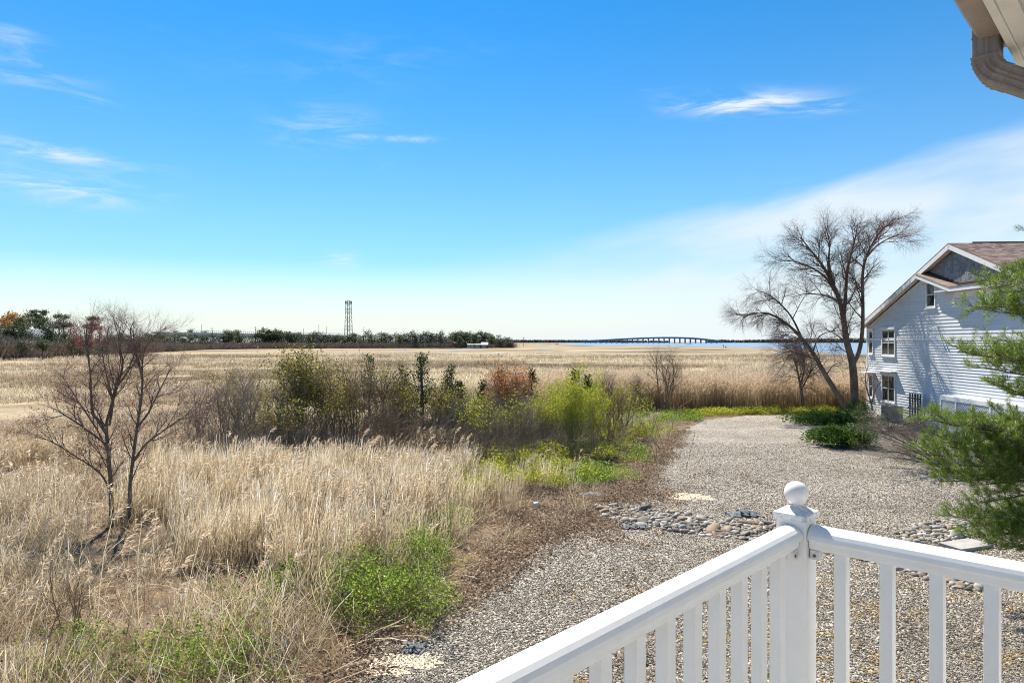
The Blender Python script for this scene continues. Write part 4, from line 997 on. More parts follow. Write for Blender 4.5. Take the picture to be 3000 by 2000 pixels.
small = [limb([(2353, 1203), (2350, 1160), (2343, 1120), (2336, 1085), (2325, 1050)], ds, .13, .03), limb([(2345, 1125), (2356, 1080), (2350, 1030), (2340, 1000)], ds, .06, .012, dd=.5), limb([(2348, 1140), (2375, 1090), (2400, 1060)], ds, .06, .012, dd=-.5)]
bare_tree('weeping_tree', 'small bare tree with dense drooping twigs in front of the reed belt', 'tree', (small[0][0][0][0], ds, 0), small, PS, 23, darkm if False else barkm, twigr)
PC = dict(n=[6, 6, 5], t0=[.25, .2, .2], ang=[45, 42, 40], len=[1.1, .6, .35], rad=[.02, .01, .006], seg=[5, 4, 3], curl=[.14, .14, .15], up=[.06, .03, .0], perm=3)
dc = 42.8
corner = [limb([(2556, 1203), (2552, 1180), (2540, 1140), (2535, 1100), (2548, 1062)], dc, .06, .012), limb([(2553, 1185), (2562, 1150), (2585, 1110), (2610, 1090)], dc, .04, .01, dd=-.4), limb([(2552, 1180), (2530, 1165), (2512, 1150)], dc, .035, .01)]
bare_tree('corner_shrub', 'thin dark bare shrub standing at the corner of the pale house', 'shrub', (corner[0][0][0][0], dc, 0), corner, PC, 24, barkm, twigm)

# ------------------------------------------------------------------ the bare tree on the left, in the reeds
PT = dict(n=[8, 8, 6, 2], t0=[.18, .12, .12, .2], ang=[34, 36, 38, 40], len=[.95, .55, .32, .16], rad=[.016, .007, .0042, .003], seg=[5, 4, 3, 1], curl=[.13, .14, .16, .2], up=[.07, .05, .03, .0], perm=4.4)
dt = 17.2; LIMB_YS[:] = [1575, .94]
left = [limb([(328, 1575), (326, 1470), (324, 1397), (318, 1320), (312, 1239), (315, 1204), (344, 1101), (360, 1032), (350, 985), (348, 945), (355, 912)], dt, .062, .007),
        limb([(312, 1250), (285, 1205), (272, 1187), (266, 1120), (265, 1067), (258, 1010), (252, 940), (256, 905)], dt, .045, .007, dd=-.5),
        limb([(376, 1525), (380, 1460), (382, 1397), (392, 1310), (403, 1222), (412, 1160), (417, 1101), (417, 1032), (427, 981), (455, 945), (484, 922)], dt, .052, .007, dd=.2),
        limb([(417, 1080), (405, 1020), (388, 965), (382, 925), (395, 900)], dt, .03, .007, dd=.7),
        limb([(390, 1335), (430, 1280), (482, 1239), (520, 1210), (551, 1187), (582, 1142)], dt, .026, .006, dd=-.4),
        limb([(404, 1228), (435, 1185), (461, 1129), (485, 1080), (505, 1035)], dt, .03, .007, dd=.6),
        limb([(317, 1290), (270, 1250), (207, 1204), (170, 1180), (140, 1165)], dt, .03, .006, dd=-.6),
        limb([(320, 1420), (290, 1370), (220, 1320), (150, 1275), (90, 1250)], dt, .026, .006, dd=-.9),
        limb([(315, 1300), (280, 1230), (230, 1150), (195, 1090), (170, 1060)], dt, .03, .006, dd=.6),
        limb([(320, 1225), (330, 1150), (310, 1060), (300, 985), (318, 930)], dt, .03, .006, dd=.9),
        limb([(345, 1100), (372, 1060), (395, 1000), (420, 940)], dt, .03, .006, dd=-.4)]
LIMB_YS[:] = [1221, 1.0]
def left_low(e): return (e[:, 2] < 4.1) & (e[:, 2] > 1.6)
bare_tree('bare_tree', 'leafless many-branched tree rising from the reeds at the left', 'tree', (left[0][0][0][0], dt, 0), left, PT, 31, barkm, twigred, buds=(pinkbud, .05, 1900, left_low))

# ------------------------------------------------------------------ shrubs and cedars of the thicket
PSH = dict(n=[6, 6, 5], t0=[.40, .2, .2], ang=[36, 38, 40], len=[1.0, .6, .35], rad=[.014, .008, .006], seg=[4, 3, 2], curl=[.14, .15, .16], up=[.05, .04, .03], r0=.03, perm=3.6)
PSHD = dict(PSH, perm=3.5, len=[1.1, .65, .38])
T = 'thicket shrubs'
shrub('bare_shrub', 'grey bare shrub with a touch of olive on top, left end of thicket', 'shrub', 665, 28, 1082, 1.0, 41, PSHD, 9, twigg, (.07, 500, .86), olive, T)
shrub('bare_shrub', 'low grey bare shrub at the far left of the thicket', 'shrub', 590, 29, 1150, 1.0, 42, PSH, 8, twigg, None, None, T)
shrub('bare_shrub', 'wide brown bare shrub between the olive bush and the cedars', 'shrub', 1035, 28, 1072, 1.1, 43, PSHD, 11, twigm, (.06, 260, .85), olive, T)
shrub('bare_shrub', 'bare shrub with olive leaf tips next to the first cedar', 'shrub', 1118, 30, 1070, .9, 44, PSHD, 9, twigm, (.08, 900, .72), olive, T)
shrub('olive_bush', 'olive green leafy bush standing above grey stems', 'shrub', 880, 28, 1062, .85, 45, PSHD, 9, twigg, (.11, 4500, .5), olive, T)
shrub('olive_bush', 'smaller olive bush just right of the taller olive bush', 'shrub', 955, 29, 1080, .6, 145, PSHD, 7, twigg, (.11, 2400, .5), olive, T)
shrub('evergreen_bush', 'dark green bush at the foot of the tallest cedar', 'shrub', 1195, 29.5, 1150, .9, 46, PSHD, 8, twigm, (.09, 2200, .35), olive, T)
shrub('coral_shrub', 'coral red budding shrub among small cedars', 'shrub', 1512, 32, 1078, .75, 47, PSHD, 14, twigm, (.085, 5200, .35), coral, T)
shrub('grey_bush', 'grey-green twiggy bush left of the lime green willow', 'shrub', 1520, 27, 1190, .9, 48, PSHD, 10, twigg, (.06, 900, .3), lime, T)
shrub('bare_shrub', 'tangled grey bare shrub under the coral shrub', 'shrub', 1590, 29, 1140, 1.2, 49, PSH, 8, twigg, None, None, T)
shrub('bare_shrub', 'brown twiggy shrub right behind the willow', 'shrub', 1790, 31, 1120, .8, 50, PSHD, 9, twigm, (.05, 300, .5), coral, T)
shrub('bare_shrub', 'low bare shrub below the small cedars', 'shrub', 1330, 29, 1165, 1.3, 51, PSHD, 10, twigg, None, None, T)
shrub('bare_shrub', 'low brown bare shrub in front of the wide brown shrub', 'shrub', 1150, 26.5, 1190, 1.2, 52, PSH, 9, twigm, None, None, T)
shrub('bare_shrub', 'grey bare shrub filling the gap left of the coral shrub', 'shrub', 1420, 30.5, 1160, 1.1, 53, PSHD, 9, twigg, None, None, T)
shrub('bare_shrub', 'grey bare shrub in front of the olive bush', 'shrub', 770, 27, 1110, 1.2, 54, PSH, 8, twigg, None, None, T)
PW = dict(n=[6, 6, 5], t0=[.15, .15, .2], ang=[22, 26, 32], len=[.9, .5, .3], rad=[.010, .006, .005], seg=[4, 3, 2], curl=[.08, .1, .12], up=[.10, .08, .05], r0=.016, rise=.10, perm=2.4)
shrub('willow_bush', 'tallest lime green willow bush beside the bend in the gravel', 'shrub', 1672, 27.5, 1118, 1.0, 55, PW, 22, leafmat('willow_stem', [(.28, .27, .08), (.38, .36, .12), (.46, .44, .16)], 0.), (.08, 9500, .12, 3.2, .9), lime, T)
shrub('willow_bush', 'lower lime green willow bush left of the tall one', 'shrub', 1605, 28.2, 1165, 1.3, 155, PW, 14, MATS['willow_stem'], (.08, 5000, .06, 3.2, .9), lime, T)
shrub('willow_bush', 'lower lime green willow bush right of the tall one', 'shrub', 1735, 28.4, 1160, 1.2, 156, PW, 14, MATS['willow_stem'], (.08, 5000, .06, 3.2, .9), lime, T)
shrub('bare_sapling', 'bare grey sapling standing alone at the marsh edge', 'shrub', 1955, 43.5, 1050, .6, 56, dict(PSHD, r0=.045, len=[1.3, .7, .4]), 7, twigm, None, None, T)
shrub('bare_shrub', 'low bare twigs beside the lone sapling', 'shrub', 1880, 42, 1110, .9, 57, PSH, 7, twigm, None, None, T)
PQ = dict(PSH, perm=2.3, n=[5, 5, 4])
for px, d, top, sp_, sd, m_, lb in [(720, 29.5, 1120, 1.3, 171, olive, 'low olive bush between the left bare shrubs'), (830, 26, 1190, 1.4, 172, olive, 'low olive bush in front of the taller olive bush'), (1000, 27, 1150, 1.2, 173, olive, 'olive bush in front of the wide brown shrub'), (1270, 30, 1140, 1.1, 174, olive, 'olive bush between the tallest and the slender cedar'), (1385, 29.5, 1175, 1.3, 175, lime, 'yellow-green bush right of the slender cedar'), (1450, 27.5, 1215, 1.4, 176, lime, 'low yellow-green bush below the coral shrub'), (1820, 33, 1150, 1.2, 177, lime, 'loose light green bush near the gravel bend')]:
    shrub('leafy_bush', lb, 'shrub', px, d, top, sp_, sd, PQ, 9, twigm, (.085, 1700, .25), m_, T)
C = [(1082, 33, 1040, .55, 1), (1178, 31.5, 1075, .75, 2), (1237, 31, 1036, .80, 3), (1318, 31, 1074, .62, 4), (1415, 33, 1120, .4, 5), (1466, 33, 1082, .5, 6), (1556, 33, 1086, .5, 7), (1686, 33, 1086, .5, 8), (1722, 34, 1100, .45, 9), (1345, 31.5, 1120, .5, 10)]
lab = ['slim cedar poking out behind the brown bare shrub', 'bushy cedar left of the tallest cedar', 'tallest cedar of the thicket, pointed and open branched', 'slender cedar right of the tallest cedar', 'tiny cedar tip between the slender cedar and the coral shrub',
       'dark cedar touching the left side of the coral shrub', 'dark cedar touching the right side of the coral shrub', 'cedar tip rising behind the willow bush', 'small cedar right behind the willow bush', 'short cedar at the right foot of the slender cedar']
for (px, d, top, rb, sd), lb in zip(C, lab):
    h = CZ + (1000 - top) / F * d; t = thing('cedar_tree', lb, 'tree', ((px - 1500) / F * d, d, 0), 'small cedars of the thicket')
    tr, cr = cedar_mesh(200 + sd, h, rb * 1.75, 100, .115, 36, 1.15)
    for mb_ in (tr, cr): mb_.v = [v + ORG[t.name] for v in mb_.v]
    tr.build('trunk', barkm, t, True); cr.build('crown', cedarm, t)
# thin saplings in front
for px, d, top, sp_, sd, lb in [(1012, 14.3, 1372, .35, 61, 'thin dark bare sapling in the reeds above the green briar'), (1925, 26.5, 1225, .3, 62, 'thin bare stem at the left rim of the gravel bend'), (135, 10.2, 1650, .5, 63, 'thin dark bare stem in the tangled grass at bottom left'), (210, 9.9, 1700, .4, 64, 'short forked bare twig at the bottom left corner')]:
    shrub('bare_sapling', lb, 'shrub', px, d, top, sp_, sd, dict(n=[5, 5, 4], t0=[.3, .2, .2], ang=[32, 36, 40], len=[.55, .32, .2], rad=[.007, .004, .003], seg=[4, 4, 3], curl=[.1, .12, .15], up=[.1, .06, .03], r0=.012, perm=5), 3, twigm, None, None, 'thin saplings')
# green briars
PBR = dict(n=[5, 5, 4], t0=[.15, .1, .1], ang=[50, 50, 50], len=[.55, .35, .2], rad=[.005, .004, .003], seg=[5, 4, 3], curl=[.2, .2, .2], up=[-.08, -.1, -.1], r0=.006, perm=5.0)
for px, py, top, sp_, sd, num, lb in [(1100, 1760, 1585, 1.9, 71, 3600, 'largest bright green briar bush near the gravel edge'), (1215, 1790, 1670, 1.8, 72, 2600, 'bright green briar touching the leaf litter'), (1275, 1660, 1575, 1.6, 73, 1600, 'green briar above the gravel edge, right of the largest briar'),
                                    (1040, 1800, 1690, 1.2, 74, 900, 'sparse green briar in the brown stems below the sapling'), (640, 1985, 1885, 2.0, 75, 1500, 'low green briar at the bottom, left of the gravel corner'), (480, 1960, 1875, 2.0, 76, 1000, 'low green briar at the bottom, beside brown reeds'), (170, 1960, 1865, 1.2, 77, 900, 'small green briar among straw at bottom left'), (760, 1800, 1730, 1.2, 78, 420, 'thin green briar lost in leaning straw'), (1330, 1560, 1500, 1.0, 79, 420, 'faint green briar in the brown grass above the stones')]:
    g_ = G(px, py); h = CZ + (1000 - top) / F * g_[1]
    shrub('green_briar', lb, 'bush', px, g_[1], top, sp_, sd, PBR, 12, twigm, (.046, int(num * 1.5), .1), green, 'green briars')

# ------------------------------------------------------------------ junipers, brush and the pine on the right
def juniper(name, label, c, rx, ry, h, seed, n=5200):
    t = thing(name, label, 'shrub', c, 'creeping junipers'); r_ = np.random.default_rng(seed); st = MB(); cr = MB(); cs = []; ds_ = []
    for k in range(70):
        a = r_.uniform(0, 2 * math.pi); e = r_.uniform(.2, 1.0) ; L = r_.uniform(.5, 1.2)
        q = [np.array([0, 0, .05])]; 
        for j in range(1, 6):
            f = j / 5; q.append(np.array([math.cos(a) * rx * L * f * (.35 + .65 * e), math.sin(a) * ry * L * f * (.35 + .65 * e), h * (math.sin(f * 1.9) * (1.15 - .75 * e) + .12 * f)]))
        q = np.array(q) + np.asarray(c); st.tube(q, np.linspace(.02, .005, 6), 4, cap=False)
        m_ = n // 70; tt = r_.uniform(.25, 1.02, m_) * 5; i = np.clip(tt.astype(int), 0, 4); p = q[i] + (q[i + 1] - q[i]) * (tt - i)[:, None]
        p[:, 2] *= r_.uniform(.12, 1.05, m_) ** .7; cs.append(p + r_.normal(size=(m_, 3)) * (.10, .10, .05)); ds_.append((q[i + 1] - q[i]) / np.linalg.norm(q[i + 1] - q[i], axis=1, keepdims=True) + np.array([0, 0, .25]))
    cr.leaves(np.concatenate(cs), .13, r_, 2.8, 0, np.concatenate(ds_)); st.build('stems', barkm, t); cr.build('foliage', junim, t)
c = G(2440, 1243); juniper('juniper', 'upper creeping juniper at the foot of the birch trunks', (c[0], c[1], 0), 3.0, 1.7, .72, 81, 11000)
c = G(2500, 1222); juniper('juniper', 'small juniper tuft tight behind the birch trunk', (c[0], c[1], 0), 1.2, 1.0, .9, 83, 3200)
c = G(2480, 1305); juniper('juniper', 'lower creeping juniper on the gravel below the birch', (c[0], c[1], 0), 1.9, 1.4, .85, 82, 10500)
PBS = dict(n=[7, 7, 6], t0=[.3, .15, .15], ang=[34, 36, 38], len=[.8, .45, .28], rad=[.012, .006, .0045], seg=[5, 4, 3], curl=[.13, .14, .15], up=[.06, .06, .04], r0=.028, rise=.0, perm=3.4)
def brush(label, px, py, dirs, seed, name='bare_brush'):
    r_ = np.random.default_rng(seed); b = G(px, py); t = thing(name, label, 'shrub', b, 'bare brush by the pine'); st = MB(); fl = MB()
    for (ex, ey) in dirs:
        e = D(ex, ey, b[1] + r_.normal() * .8); e[2] = max(e[2], .25); mid = b + (e - b) * .5 + np.array([0, 0, .10 * np.linalg.norm(e - b)]); ts = np.linspace(0, 1, 9)[:, None]
        q = b * (1 - ts) ** 2 + 2 * mid * ts * (1 - ts) + e * ts ** 2 + r_.normal(size=(9, 3)) * .02; rad = np.linspace(.032, .01, 9); st.tube(q, rad, 6)
        for k, (qq, rr_) in sub_branches(r_, q, rad, PBS).items(): (st if k == 0 else fl).tubes(qq, rr_, 3, r_.uniform(size=len(qq)))
    st.build('stems', barkm, t); fl.build('twigs', brushm, t)
brush('bare arching brush with a fan of dark stems left of the pine', 2775, 1376, [(2640, 1330), (2610, 1300), (2560, 1270), (2580, 1240), (2620, 1220), (2660, 1215), (2600, 1340), (2700, 1230), (2545, 1310), (2740, 1240), (2530, 1250), (2640, 1270)], 91)
brush('grey bare brush between the junipers and the house wall', 2610, 1262, [(2530, 1215), (2560, 1205), (2590, 1200), (2640, 1205), (2680, 1215), (2540, 1240), (2700, 1235), (2620, 1210)], 92)
brush('thin reddish bare shrub against the house wall by the trellis', 2730, 1235, [(2725, 1130), (2745, 1140), (2700, 1150), (2760, 1160), (2735, 1120)], 93)

def pine():
    r_ = np.random.default_rng(7); tx, ty = 10.9, 13.2
    t = thing('pine_tree', 'bright green long-needled pine reaching in from the right edge', 'tree', (tx, ty, 0)); wood = MB(); nd_ = MB()
    wood.tube([(tx, ty, -.1), (tx + .05, ty, 3), (tx - .05, ty + .1, 6.5), (tx, ty, 8.2)], [.17, .13, .07, .02], 9)
    tips = []
    def twig(p, d, L, r0):
        n = 4; q = [p]
        for j in range(n): d = unit(d + r_.normal(size=3) * .10 + np.array([0, 0, .09])); q.append(q[-1] + d * L / n)
        q = np.array(q); wood.tube(q, np.linspace(r0, r0 * .4, n + 1), 3, cap=False); return q
    def bough(z0, ex, ey, dep, dens=1.0):
        b = np.array([tx, ty, z0]); e = D(ex, ey, dep); L = np.linalg.norm(e - b); mid = (b + e) / 2 + np.array([0, 0, -.04 * L]); ts = np.linspace(0, 1, 12)[:, None]
        q = b * (1 - ts) ** 2 + 2 * mid * ts * (1 - ts) + e * ts ** 2; wood.tube(q, np.linspace(.035, .007, 12), 5, cap=False)
        m_ = int(L * 11 * dens)
        for k in range(m_):
            t_ = .18 + .82 * (k + r_.uniform()) / m_; i = min(int(t_ * 11), 10); p = q[i] + (q[i + 1] - q[i]) * (t_ * 11 - i); fwd = unit(q[i + 1] - q[i])
            s_ = unit(np.cross(fwd, UP)) * (1 if k % 2 else -1); d = unit(fwd * r_.uniform(.5, 1.0) + s_ * r_.uniform(.3, 1.1) + UP * r_.uniform(-.15, .45))
            tq = twig(p, d, r_.uniform(.28, .62) * (1.15 - .5 * t_), .007); tips.append(tq)
            for j in range(r_.integers(1, 4)):
                pp = tq[2]; d2 = unit(unit(tq[3] - tq[2]) + r_.normal(size=3) * .5 + UP * .1); tips.append(twig(pp, d2, r_.uniform(.16, .30), .005))
        tips.append(q[-4:])
    B_ = [(6.3, 2905, 845, 11.6), (6.0, 2960, 860, 12.5), (5.6, 2870, 900, 11.9), (5.9, 2990, 800, 12.6), (5.3, 2930, 915, 12.2), (5.4, 3000, 930, 12), (4.3, 2825, 1030, 11.6), (4.4, 2900, 1045, 12.4), (4.3, 2960, 1060, 12.8), (4.0, 2880, 1075, 12.2), (4.1, 2985, 1040, 12), (3.4, 2925, 1125, 12.3), (3.5, 2960, 1150, 12.7),
          (3.0, 2690, 1225, 12.0), (2.9, 2760, 1240, 12.6), (2.8, 2820, 1255, 12.8), (2.9, 2880, 1245, 12.6), (2.7, 2730, 1290, 12.2), (2.5, 2790, 1310, 12.5), (2.5, 2860, 1320, 12.8), (2.4, 2760, 1360, 12.1), (2.2, 2800, 1400, 12.3), (2.2, 2850, 1420, 12.6), (2.4, 2920, 1340, 12.6), (2.1, 2930, 1410, 12.7), (2.0, 2870, 1470, 12.4), (2.1, 2950, 1290, 12.3), (2.6, 2985, 1380, 12.6), (2.9, 2940, 1220, 12.9),
          (1.5, 2805, 1515, 12.0), (1.4, 2860, 1540, 12.3), (1.3, 2840, 1575, 12.1), (1.3, 2910, 1570, 12.4), (1.1, 2930, 1610, 12.3), (1.6, 2950, 1520, 12.5), (1.7, 2990, 1560, 12.4), (1.0, 2985, 1610, 12.2), (2.6, 2700, 1330, 12.2), (2.3, 2750, 1410, 12.2)]
    for z0, ex, ey, dep in B_: bough(z0 - .1, ex, ey, dep, 1.0)
    for k in range(26):                                      # boughs on the sides we hardly see
        a = r_.uniform(-.7, 3.4); z0 = r_.uniform(1.2, 7.4); L = 2.3 * (1 - z0 / 9.5); e = np.array([tx + math.cos(a) * L, ty + math.sin(a) * L, z0 + .3])
        p_ = e; bough(z0, 1500 + p_[0] / p_[1] * F, 1000 + (CZ - p_[2]) / p_[1] * F, p_[1], .7)
    c_, d_, tn = [], [], []
    for q in tips:
        m_ = 54; i = r_.integers(max(0, len(q) - 3), len(q) - 1, m_); f = r_.uniform(size=(m_, 1)); p = q[i] + (q[i + 1] - q[i]) * f; ax = (q[i + 1] - q[i]); ax /= np.linalg.norm(ax, axis=1, keepdims=True) + 1e-9
        rad_ = r_.normal(size=(m_, 3)); d = ax * .75 + rad_ / np.linalg.norm(rad_, axis=1, keepdims=True) * .75 + UP * .12; d /= np.linalg.norm(d, axis=1, keepdims=True)
        c_.append(p); d_.append(d); tn.append(np.clip(r_.normal(.5, .22, m_) + r_.normal() * .12, 0, 1))
    nd_.needles(np.concatenate(c_), np.concatenate(d_), .10, .0052, r_, np.concatenate(tn)); print('pine needles', sum(map(len, c_)))
    wood.build('trunk', barkm, t, True); nd_.build('crown', pinem, t)
pine()

# ------------------------------------------------------------------ river stones in the swale
stm = [mat('river_stone_%d' % i, c, .75, tuple(np.array(c) * .72), 14, spec=.3, objvar=.18) for i, c in enumerate([(.30, .265, .22), (.23, .20, .16), (.40, .37, .32), (.34, .245, .16), (.16, .145, .125), (.46, .43, .375)])]
smesh = []
for i in range(18):
    me = pebble(40 + i, 1.0, 2); me.name = 'stone'; me.materials.append(stm[i % 6]); smesh.append(me)
beds = [([(1735, 1478), (1800, 1478), (1890, 1490), (1990, 1500), (2100, 1518), (2220, 1530), (2330, 1548), (2335, 1612), (2230, 1588), (2120, 1576), (2040, 1566), (1970, 1556), (1900, 1545), (1820, 1532), (1760, 1510)], .105, .060),
        ([(2330, 1560), (2400, 1570), (2480, 1594), (2560, 1620), (2640, 1634), (2700, 1650), (2790, 1670), (2870, 1690), (2880, 1735), (2780, 1720), (2690, 1690), (2600, 1660), (2520, 1640), (2440, 1625), (2330, 1600)], .115, .066),
        ([(2625, 1563), (2680, 1540), (2750, 1528), (2830, 1530), (2870, 1560), (2800, 1578), (2740, 1592), (2660, 1592)], .12, .066)]
bed_poly = [G(*p)[:2] for p in beds[0][0]]
sb = MB()
for poly, _, _ in beds:
    pp = [np.array([*G(*p)[:2], .004]) for p in poly]; sb.add(pp, [tuple(range(len(pp) - 1, -1, -1))])
bed = tag(sb.build('stone_swale', mat('swale_gravel', (.20, .17, .14), .9, (.30, .26, .21), 14, bump=.6)), kind='structure')
rs_ = np.random.default_rng(17); stones = []
for poly, spc, r0 in beds:
    pp = np.array([G(*p)[:2] for p in poly]); lo_b, hi_b = pp.min(0), pp.max(0); got = np.zeros((0, 2)); tries = 0
    cand = rs_.uniform(lo_b, hi_b, (9000, 2)); cand = cand[inpoly(cand, pp)]
    for q in cand:
        if len(got) == 0 or np.min(np.sum((got - q) ** 2, 1)) > (spc * .92) ** 2:
            got = np.vstack([got, q]); stones.append((q[0], q[1], r0 * math.exp(rs_.normal() * .38)))
stones.sort(key=lambda s_: -s_[2] / s_[1]); rest = MB()
for k, (x, y, r_) in enumerate(stones):
    me = smesh[rs_.integers(0, 18)]; rot = (rs_.normal() * .25, rs_.normal() * .25, rs_.uniform(0, 6.28))
    if k < 300:
        o = bpy.data.objects.new('stone', me); COL.objects.link(o); o.parent = bed; o.location = (x, y, r_ * .14); o.rotation_euler = rot; o.scale = (r_ * 1.1, r_ * .95, r_)
    else:
        v = np.array([vv.co[:] for vv in me.vertices]) * r_; a = rot[2]; v = v @ np.array([[math.cos(a), math.sin(a), 0], [-math.sin(a), math.cos(a), 0], [0, 0, 1]]); rest.add(v + np.array([x, y, r_ * .14]), [tuple(p.vertices) for p in me.polygons], rs_.uniform())
if rest.n: tag(rest.build('stones', leafmat('stone_mix', [(.15, .13, .11), (.26, .225, .18), (.33, .265, .19), (.42, .385, .33)], 0.), bed, True), kind='stuff')
print('stones', len(stones))
# scraps of landscape fabric, a sand patch, litter and a concrete pad
fab = mat('landscape_fabric', (.11, .12, .13), .8, (.20, .215, .225), 20)
def fabric(label, px, py, w_, d_, h_, seed):
    r_ = np.random.default_rng(seed); c = G(px, py); n = 16; m_ = MB(); vs = []
    for i in range(n):
        for j in range(n):
            u_, v_ = i / (n - 1) - .5, j / (n - 1) - .5; k = 1 + .35 * math.sin(i * 1.7 + seed)
            z = .012 + h_ * max(0, (1 - 3 * (u_ * u_ + v_ * v_))) * (.5 + .5 * math.sin(u_ * 19 + v_ * 13 + seed)) + abs(r_.normal()) * .012
            vs.append((c[0] + u_ * w_ + r_.normal() * .02, c[1] + v_ * d_ * k, z))
    m_.add(vs, [(i * n + j, (i + 1) * n + j, (i + 1) * n + j + 1, i * n + j + 1) for i in range(n - 1) for j in range(n - 1)])
    o = m_.build('fabric_scrap', fab, None, True, loc=(c[0], c[1], 0)); md = o.modifiers.new('thick', 'SOLIDIFY'); md.thickness = .004
    tag(o, label, 'fabric', 'scraps of landscape fabric')
fabric('crumpled grey landscape fabric on the gravel behind the ball post', 2180, 1508, .85, .5, .13, 1)
fabric('flat grey landscape fabric strip at the lower rim of the stones', 1860, 1546, .7, .22, .05, 2)
fabric('dark landscape fabric under the leaves left of the stones', 1735, 1452, .9, .5, .10, 3)
fabric('torn landscape fabric on the gravel near the bottom edge', 1215, 1900, .32, .3, .06, 4)
fabric('dark fabric scrap lying across the middle of the stones', 2010, 1540, .5, .35, .09, 5)
def slab(name, label, cat, px, py, w_, d_, h_, m, rz, seed=0):
    c = G(px, py); r_ = np.random.default_rng(seed); a = np.array([math.cos(rz), math.sin(rz), 0]); b = np.array([-a[1], a[0], 0])
    o = MB().box(c + UP * (h_ / 2 - .01), (w_, d_, h_), [a, b, UP]).build(name, m, None, loc=(c[0], c[1], 0)); bevel(o, min(h_, .02) * .4); return tag(o, label, cat)
slab('concrete_pad', 'flat concrete pad beside the river stones under the pine', 'slab', 2830, 1600, 1.0, .55, .08, concrete, .35)
slab('white_scrap', 'small white plastic scrap in the brown leaves', 'litter', 1570, 1487, .14, .10, .16, trimw, .4)
slab('white_scrap', 'flat pale scrap lying on the leaf litter', 'litter', 1614, 1534, .16, .05, .02, trimw, .1)
darksoil = mat('dark_soil', (.07, .05, .035), .95, (.16, .11, .075), 6, bump=.8, bscale=18)
for pxs in ([(1530, 1425), (1640, 1410), (1760, 1425), (1850, 1440), (1880, 1465), (1800, 1482), (1700, 1470), (1600, 1455)], [(1600, 1500), (1700, 1478), (1790, 1495), (1770, 1530), (1690, 1560), (1600, 1580), (1560, 1550)]):
    m_ = MB(); m_.add([(*G(*p)[:2], .005) for p in pxs], [tuple(range(len(pxs) - 1, -1, -1))]); tag(m_.build('dark_soil', darksoil), kind='structure')
mulch_shade = mat('mulch_shade_dark', (.075, .065, .055), .95, (.17, .15, .125), 9, bump=.8, bscale=30)  # dark bed colour also paints in the shade under the brush
m_ = MB(); m_.add([(*G(*p)[:2], .005) for p in [(2400, 1262), (2470, 1238), (2560, 1225), (2700, 1228), (2860, 1250), (2960, 1310), (2900, 1390), (2800, 1400), (2720, 1375), (2640, 1345), (2560, 1335), (2440, 1322), (2380, 1296)]], [tuple(range(12, -1, -1))]); tag(m_.build('mulch_shade_bed', mulch_shade), kind='structure')
sand = mat('pale_sand', (.58, .50, .38), .95, (.46, .39, .29), 8)
for px, py, w_, d_, sd in [(2010, 1455, .9, .7, 1), (1190, 1935, .7, .35, 2), (1140, 1965, .45, .2, 3)]:
    c = G(px, py); r_ = np.random.default_rng(sd); n = 26; m_ = MB(); m_.add([(c[0] + math.cos(a) * w_ * k, c[1] + math.sin(a) * d_ * k, .006) for a, k in zip(np.linspace(0, 2 * math.pi, n, False), r_.uniform(.5, 1.0, n))], [tuple(range(n))]); tag(m_.build('sand', sand), kind='structure')

# ------------------------------------------------------------------ across the marsh: treeline, overpass, tower, poles, houses
# tree prototypes (unit height), copied as individuals
def proto(kind, seed):
    r_ = np.random.default_rng(seed)
    if kind == 'cedar':
        tr, cr = cedar_mesh(seed, 1.0, r_.uniform(.20, .30), 70, .075, 11, .62); return tr.mesh('trunk', barkm), cr.mesh('crown', cedarfar)
    tr = MB(); cr = MB(); Pp = dict(n=[6, 6, 5], t0=[.3, .25, .2], ang=[38, 40, 42], len=[.34, .2, .11], rad=[.012, .006, .004], seg=[5, 4, 3], curl=[.12, .13, .15], up=[.08, .05, .03], perm=13)
    q = np.array([(0, 0, -.02), (r_.normal() * .02, r_.normal() * .02, .35), (r_.normal() * .04, 0, .7), (r_.normal() * .05, 0, .92)]); rad = np.array([.026, .02, .012, .005]); tr.tube(q, rad, 6)
    out = sub_branches(r_, q, rad, Pp)
    for k, (qq, rr_) in out.items(): (tr if k == 0 else cr).tubes(qq, rr_, 3, r_.uniform(size=len(qq)))
    ends = out[max(out)][0].reshape(-1, 3)
    if kind == 'bare': return tr.mesh('trunk', barkm), cr.mesh('crown', twigg)
    m, size, num = dict(orange=(orange, .06, 2600), red=(redbud, .022, 1500), round=(pinefar, .05, 1700))[kind]
    cr.leaves(ends[r_.integers(0, len(ends), num)] + r_.normal(size=(num, 3)) * size * .8, size, r_, 1.8); return tr.mesh('trunk', barkm), cr.mesh('crown', m)
def umbrella_pine(seed, low=.72):
    r_ = np.random.default_rng(seed); tr = MB(); cr = MB(); q = np.array([(0, 0, -.02), (.02, 0, .4), (-.01, 0, .7), (.01, 0, .9)]); tr.tube(q, [.028, .022, .016, .008], 6); cs = []
    for k in range(11):
        z = r_.uniform(low, .96); a = r_.uniform(0, 6.28); L = .17 * r_.uniform(.4, 1.1) * (1.25 - (z - low)); e = np.array([math.cos(a) * L, math.sin(a) * L, z + .05]); tr.tube([(0, 0, z - .08), e], [.010, .004], 4, cap=False)
        for j in range(5):
            c = e * np.array([1, 1, 1]) + r_.normal(size=3) * (.05, .05, .015); cs.append(c + r_.normal(size=(34, 3)) * (.045, .045, .018))
    cr.leaves(np.concatenate(cs), .04, r_, 2, .3); return tr.mesh('trunk', barkm), cr.mesh('crown', pinefar)
PROTO = {k: [proto(k, 300 + i * 7 + j) for j in range(n)] for i, (k, n) in enumerate([('cedar', 5), ('bare', 3), ('orange', 1), ('red', 2), ('round', 3)])}
